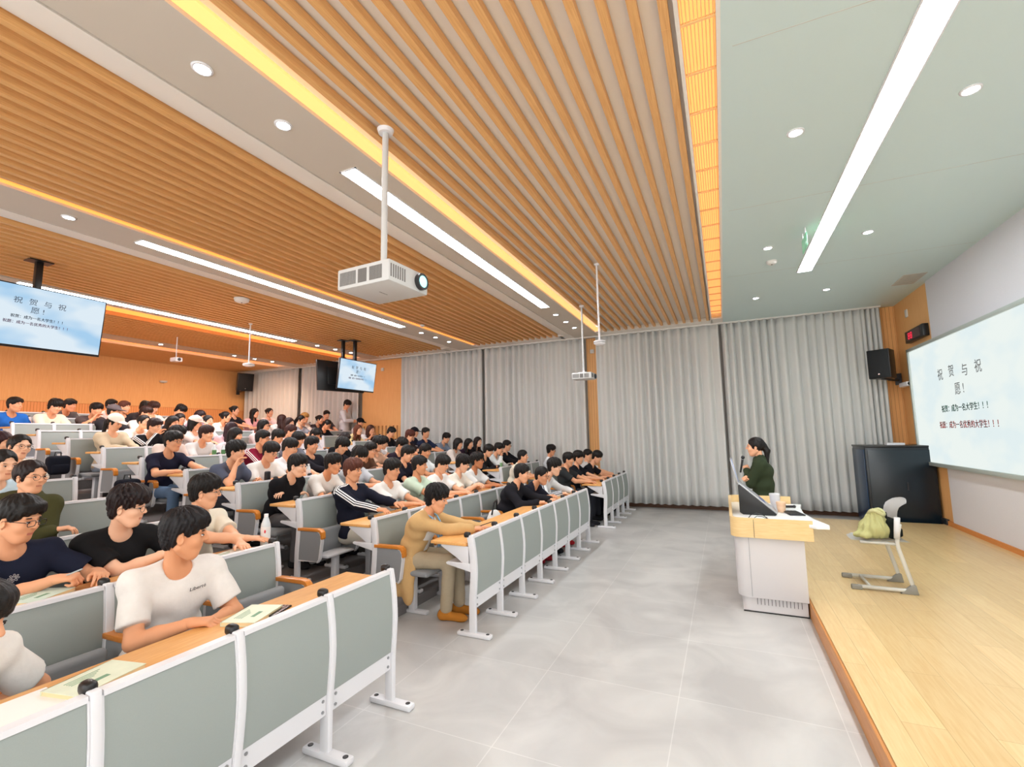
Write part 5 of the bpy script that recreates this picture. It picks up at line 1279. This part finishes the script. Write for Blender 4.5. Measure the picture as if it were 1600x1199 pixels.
t = thing('pen', 'thin pen held by the navy tee student', 'pen', (-3.44, 1.46, .955), .4); MB().cyl((-.07, 0, -.02), (.06, 0, .03), .004, n=8).build('barrel', mat('pen_grey', (180, 190, 196), .3), t); MB().cyl((-.085, 0, -.026), (-.07, 0, -.02), .001, .004, n=8).build('tip', M_darkm, t)
t = thing('card', 'small clear card held by the black tee student', 'card', (-3.40, 2.08, .99), 0); MB().box((-.004, -.03, -.05), (.004, .03, .05), None, .003).build('card_body', mat('card_grey', (190, 196, 204), .2), t); MB().box((.004, -.022, -.03), (.0055, .022, .02)).build('card_print', M_greyd, t)
t = thing('pen', 'dark pen held over the desk by beige jacket student', 'pen', (-2.19, 4.12, .84), .5); MB().cyl((-.06, 0, -.02), (.07, 0, .02), .004, n=8).build('barrel', M_black, t); MB().cyl((.07, 0, .02), (.085, 0, .025), .004, .001, n=8).build('tip', M_darkm, t)
def bag_mesh(seed, dims, h=.012):
    v = Vol((-dims[0]-.08, -dims[1]-.08, -.02), (dims[0]+.08, dims[1]+.08, dims[2]+.08), h)
    v.ell((0, 0, dims[2]*.42), (dims[0], dims[1], dims[2]*.5), .03); v.ell((0, 0, dims[2]*.2), (dims[0]*1.08, dims[1]*1.08, dims[2]*.28), .04); v.ell((0, 0, dims[2]*.75), (dims[0]*.7, dims[1]*.7, dims[2]*.25), .05)
    x, y, z = v.grid((slice(None),)*3); v.d += (.006*np.sin(x*40+z*25+seed)*np.sin(y*33+z*18+seed*2)).astype(np.float32); v.plane((0, 0, .0), (0, 0, -1), .004); return v.nets()
def backpack(loc, rz, label, col, dims=(.08, .13, .27)):
    t = thing('backpack', label, 'backpack', loc, rz); c = cloth(col)
    MB().box((-dims[0], -dims[1], 0), (dims[0], dims[1], dims[2]), None, dims[0]*.7, 5).build('body', c, t, True)
    MB().box((dims[0]*.7, -dims[1]*.75, .02), (dims[0]*1.45, dims[1]*.75, dims[2]*.55), None, dims[0]*.32, 3).build('front_pocket', c, t, True)
    MB().tube([(-.02, -.04, dims[2]*.9), (-.02, -.03, dims[2]+.05), (-.02, .03, dims[2]+.05), (-.02, .04, dims[2]*.9)], .008, 6).build('handle', M_black, t, True)
    return t
for u, v, row, lb in ((91, 718, 7, 'black backpack on an empty seat behind the olive hoodie girl'), (200, 750, 5, 'black backpack on an empty seat left of the heavy navy tee student')):
    p = onx(u, v, XR[row-1]-.72); backpack((p.x, p.y, BASE[row-1]+.455), 0, lb, (24, 26, 36))
t = thing('tote_bag', 'white tote bag with black strap on seat beside black sweatshirt student', 'bag', (XR[0]-.66, 5.42, .456), .2); link('body', to_mesh('body', [bag_mesh(3, (.09, .16, .30))+(0,)], [cloth((232, 230, 228))]), t); MB().tube([(0, -.12, .26), (.02, -.08, .40), (.02, .06, .42), (0, .12, .27)], .011, 6).build('strap', M_black, t, True)
# bags on the stage chair
cz = ST+.478
t = thing('drawstring_bag', 'olive green cloth bag slumped on the stage chair', 'bag', (1.30, 5.80, cz), .2)
v = Vol((-.24, -.22, -.01), (.24, .22, .36), .009); v.ell((0, 0, .08), (.125, .13, .10), .03); v.ell((.02, 0, .17), (.075, .08, .09), .05); v.ell((.03, -.01, .245), (.05, .05, .03), .03); v.ell((-.11, -.04, .03), (.08, .08, .035), .04)
x, y, z = v.grid((slice(None),)*3); an = np.arctan2(y, x); v.d += (.007*np.sin(an*11+z*20)+.004*np.sin(an*19-z*34)).astype(np.float32); v.plane((0, 0, 0), (0, 0, -1), .003)
link('body', to_mesh('body', [v.nets()+(0,)], [cloth((180, 178, 124))]), t)
v = Vol((-.1, -.12, .18), (.14, .12, .36), .007)
pts = [np.array(((.03)+.055*math.cos(a), -.01+.055*math.sin(a), .245+.02*math.sin(2*a))) for a in [i*math.pi/8 for i in range(17)]]
for a_, b_ in zip(pts, pts[1:]): v.cap(a_, b_, .017, None, .01)
link('ruffle', to_mesh('ruffle', [v.nets()+(0,)], [cloth((196, 194, 146))]), t)
backpack((1.43, 5.86, cz), .15, 'black and dark green bag leaning against the stage chair back', (22, 26, 24), (.055, .14, .19))
OCC = globals().get('OCC', set())
for blk in BLK:
    for k in range(1, NROW[blk]):
        if blk == 'near' and k >= 5: continue
        for i in range(BLK[blk][2]): seat(k, blk, i, (blk, k, i) not in OCC)
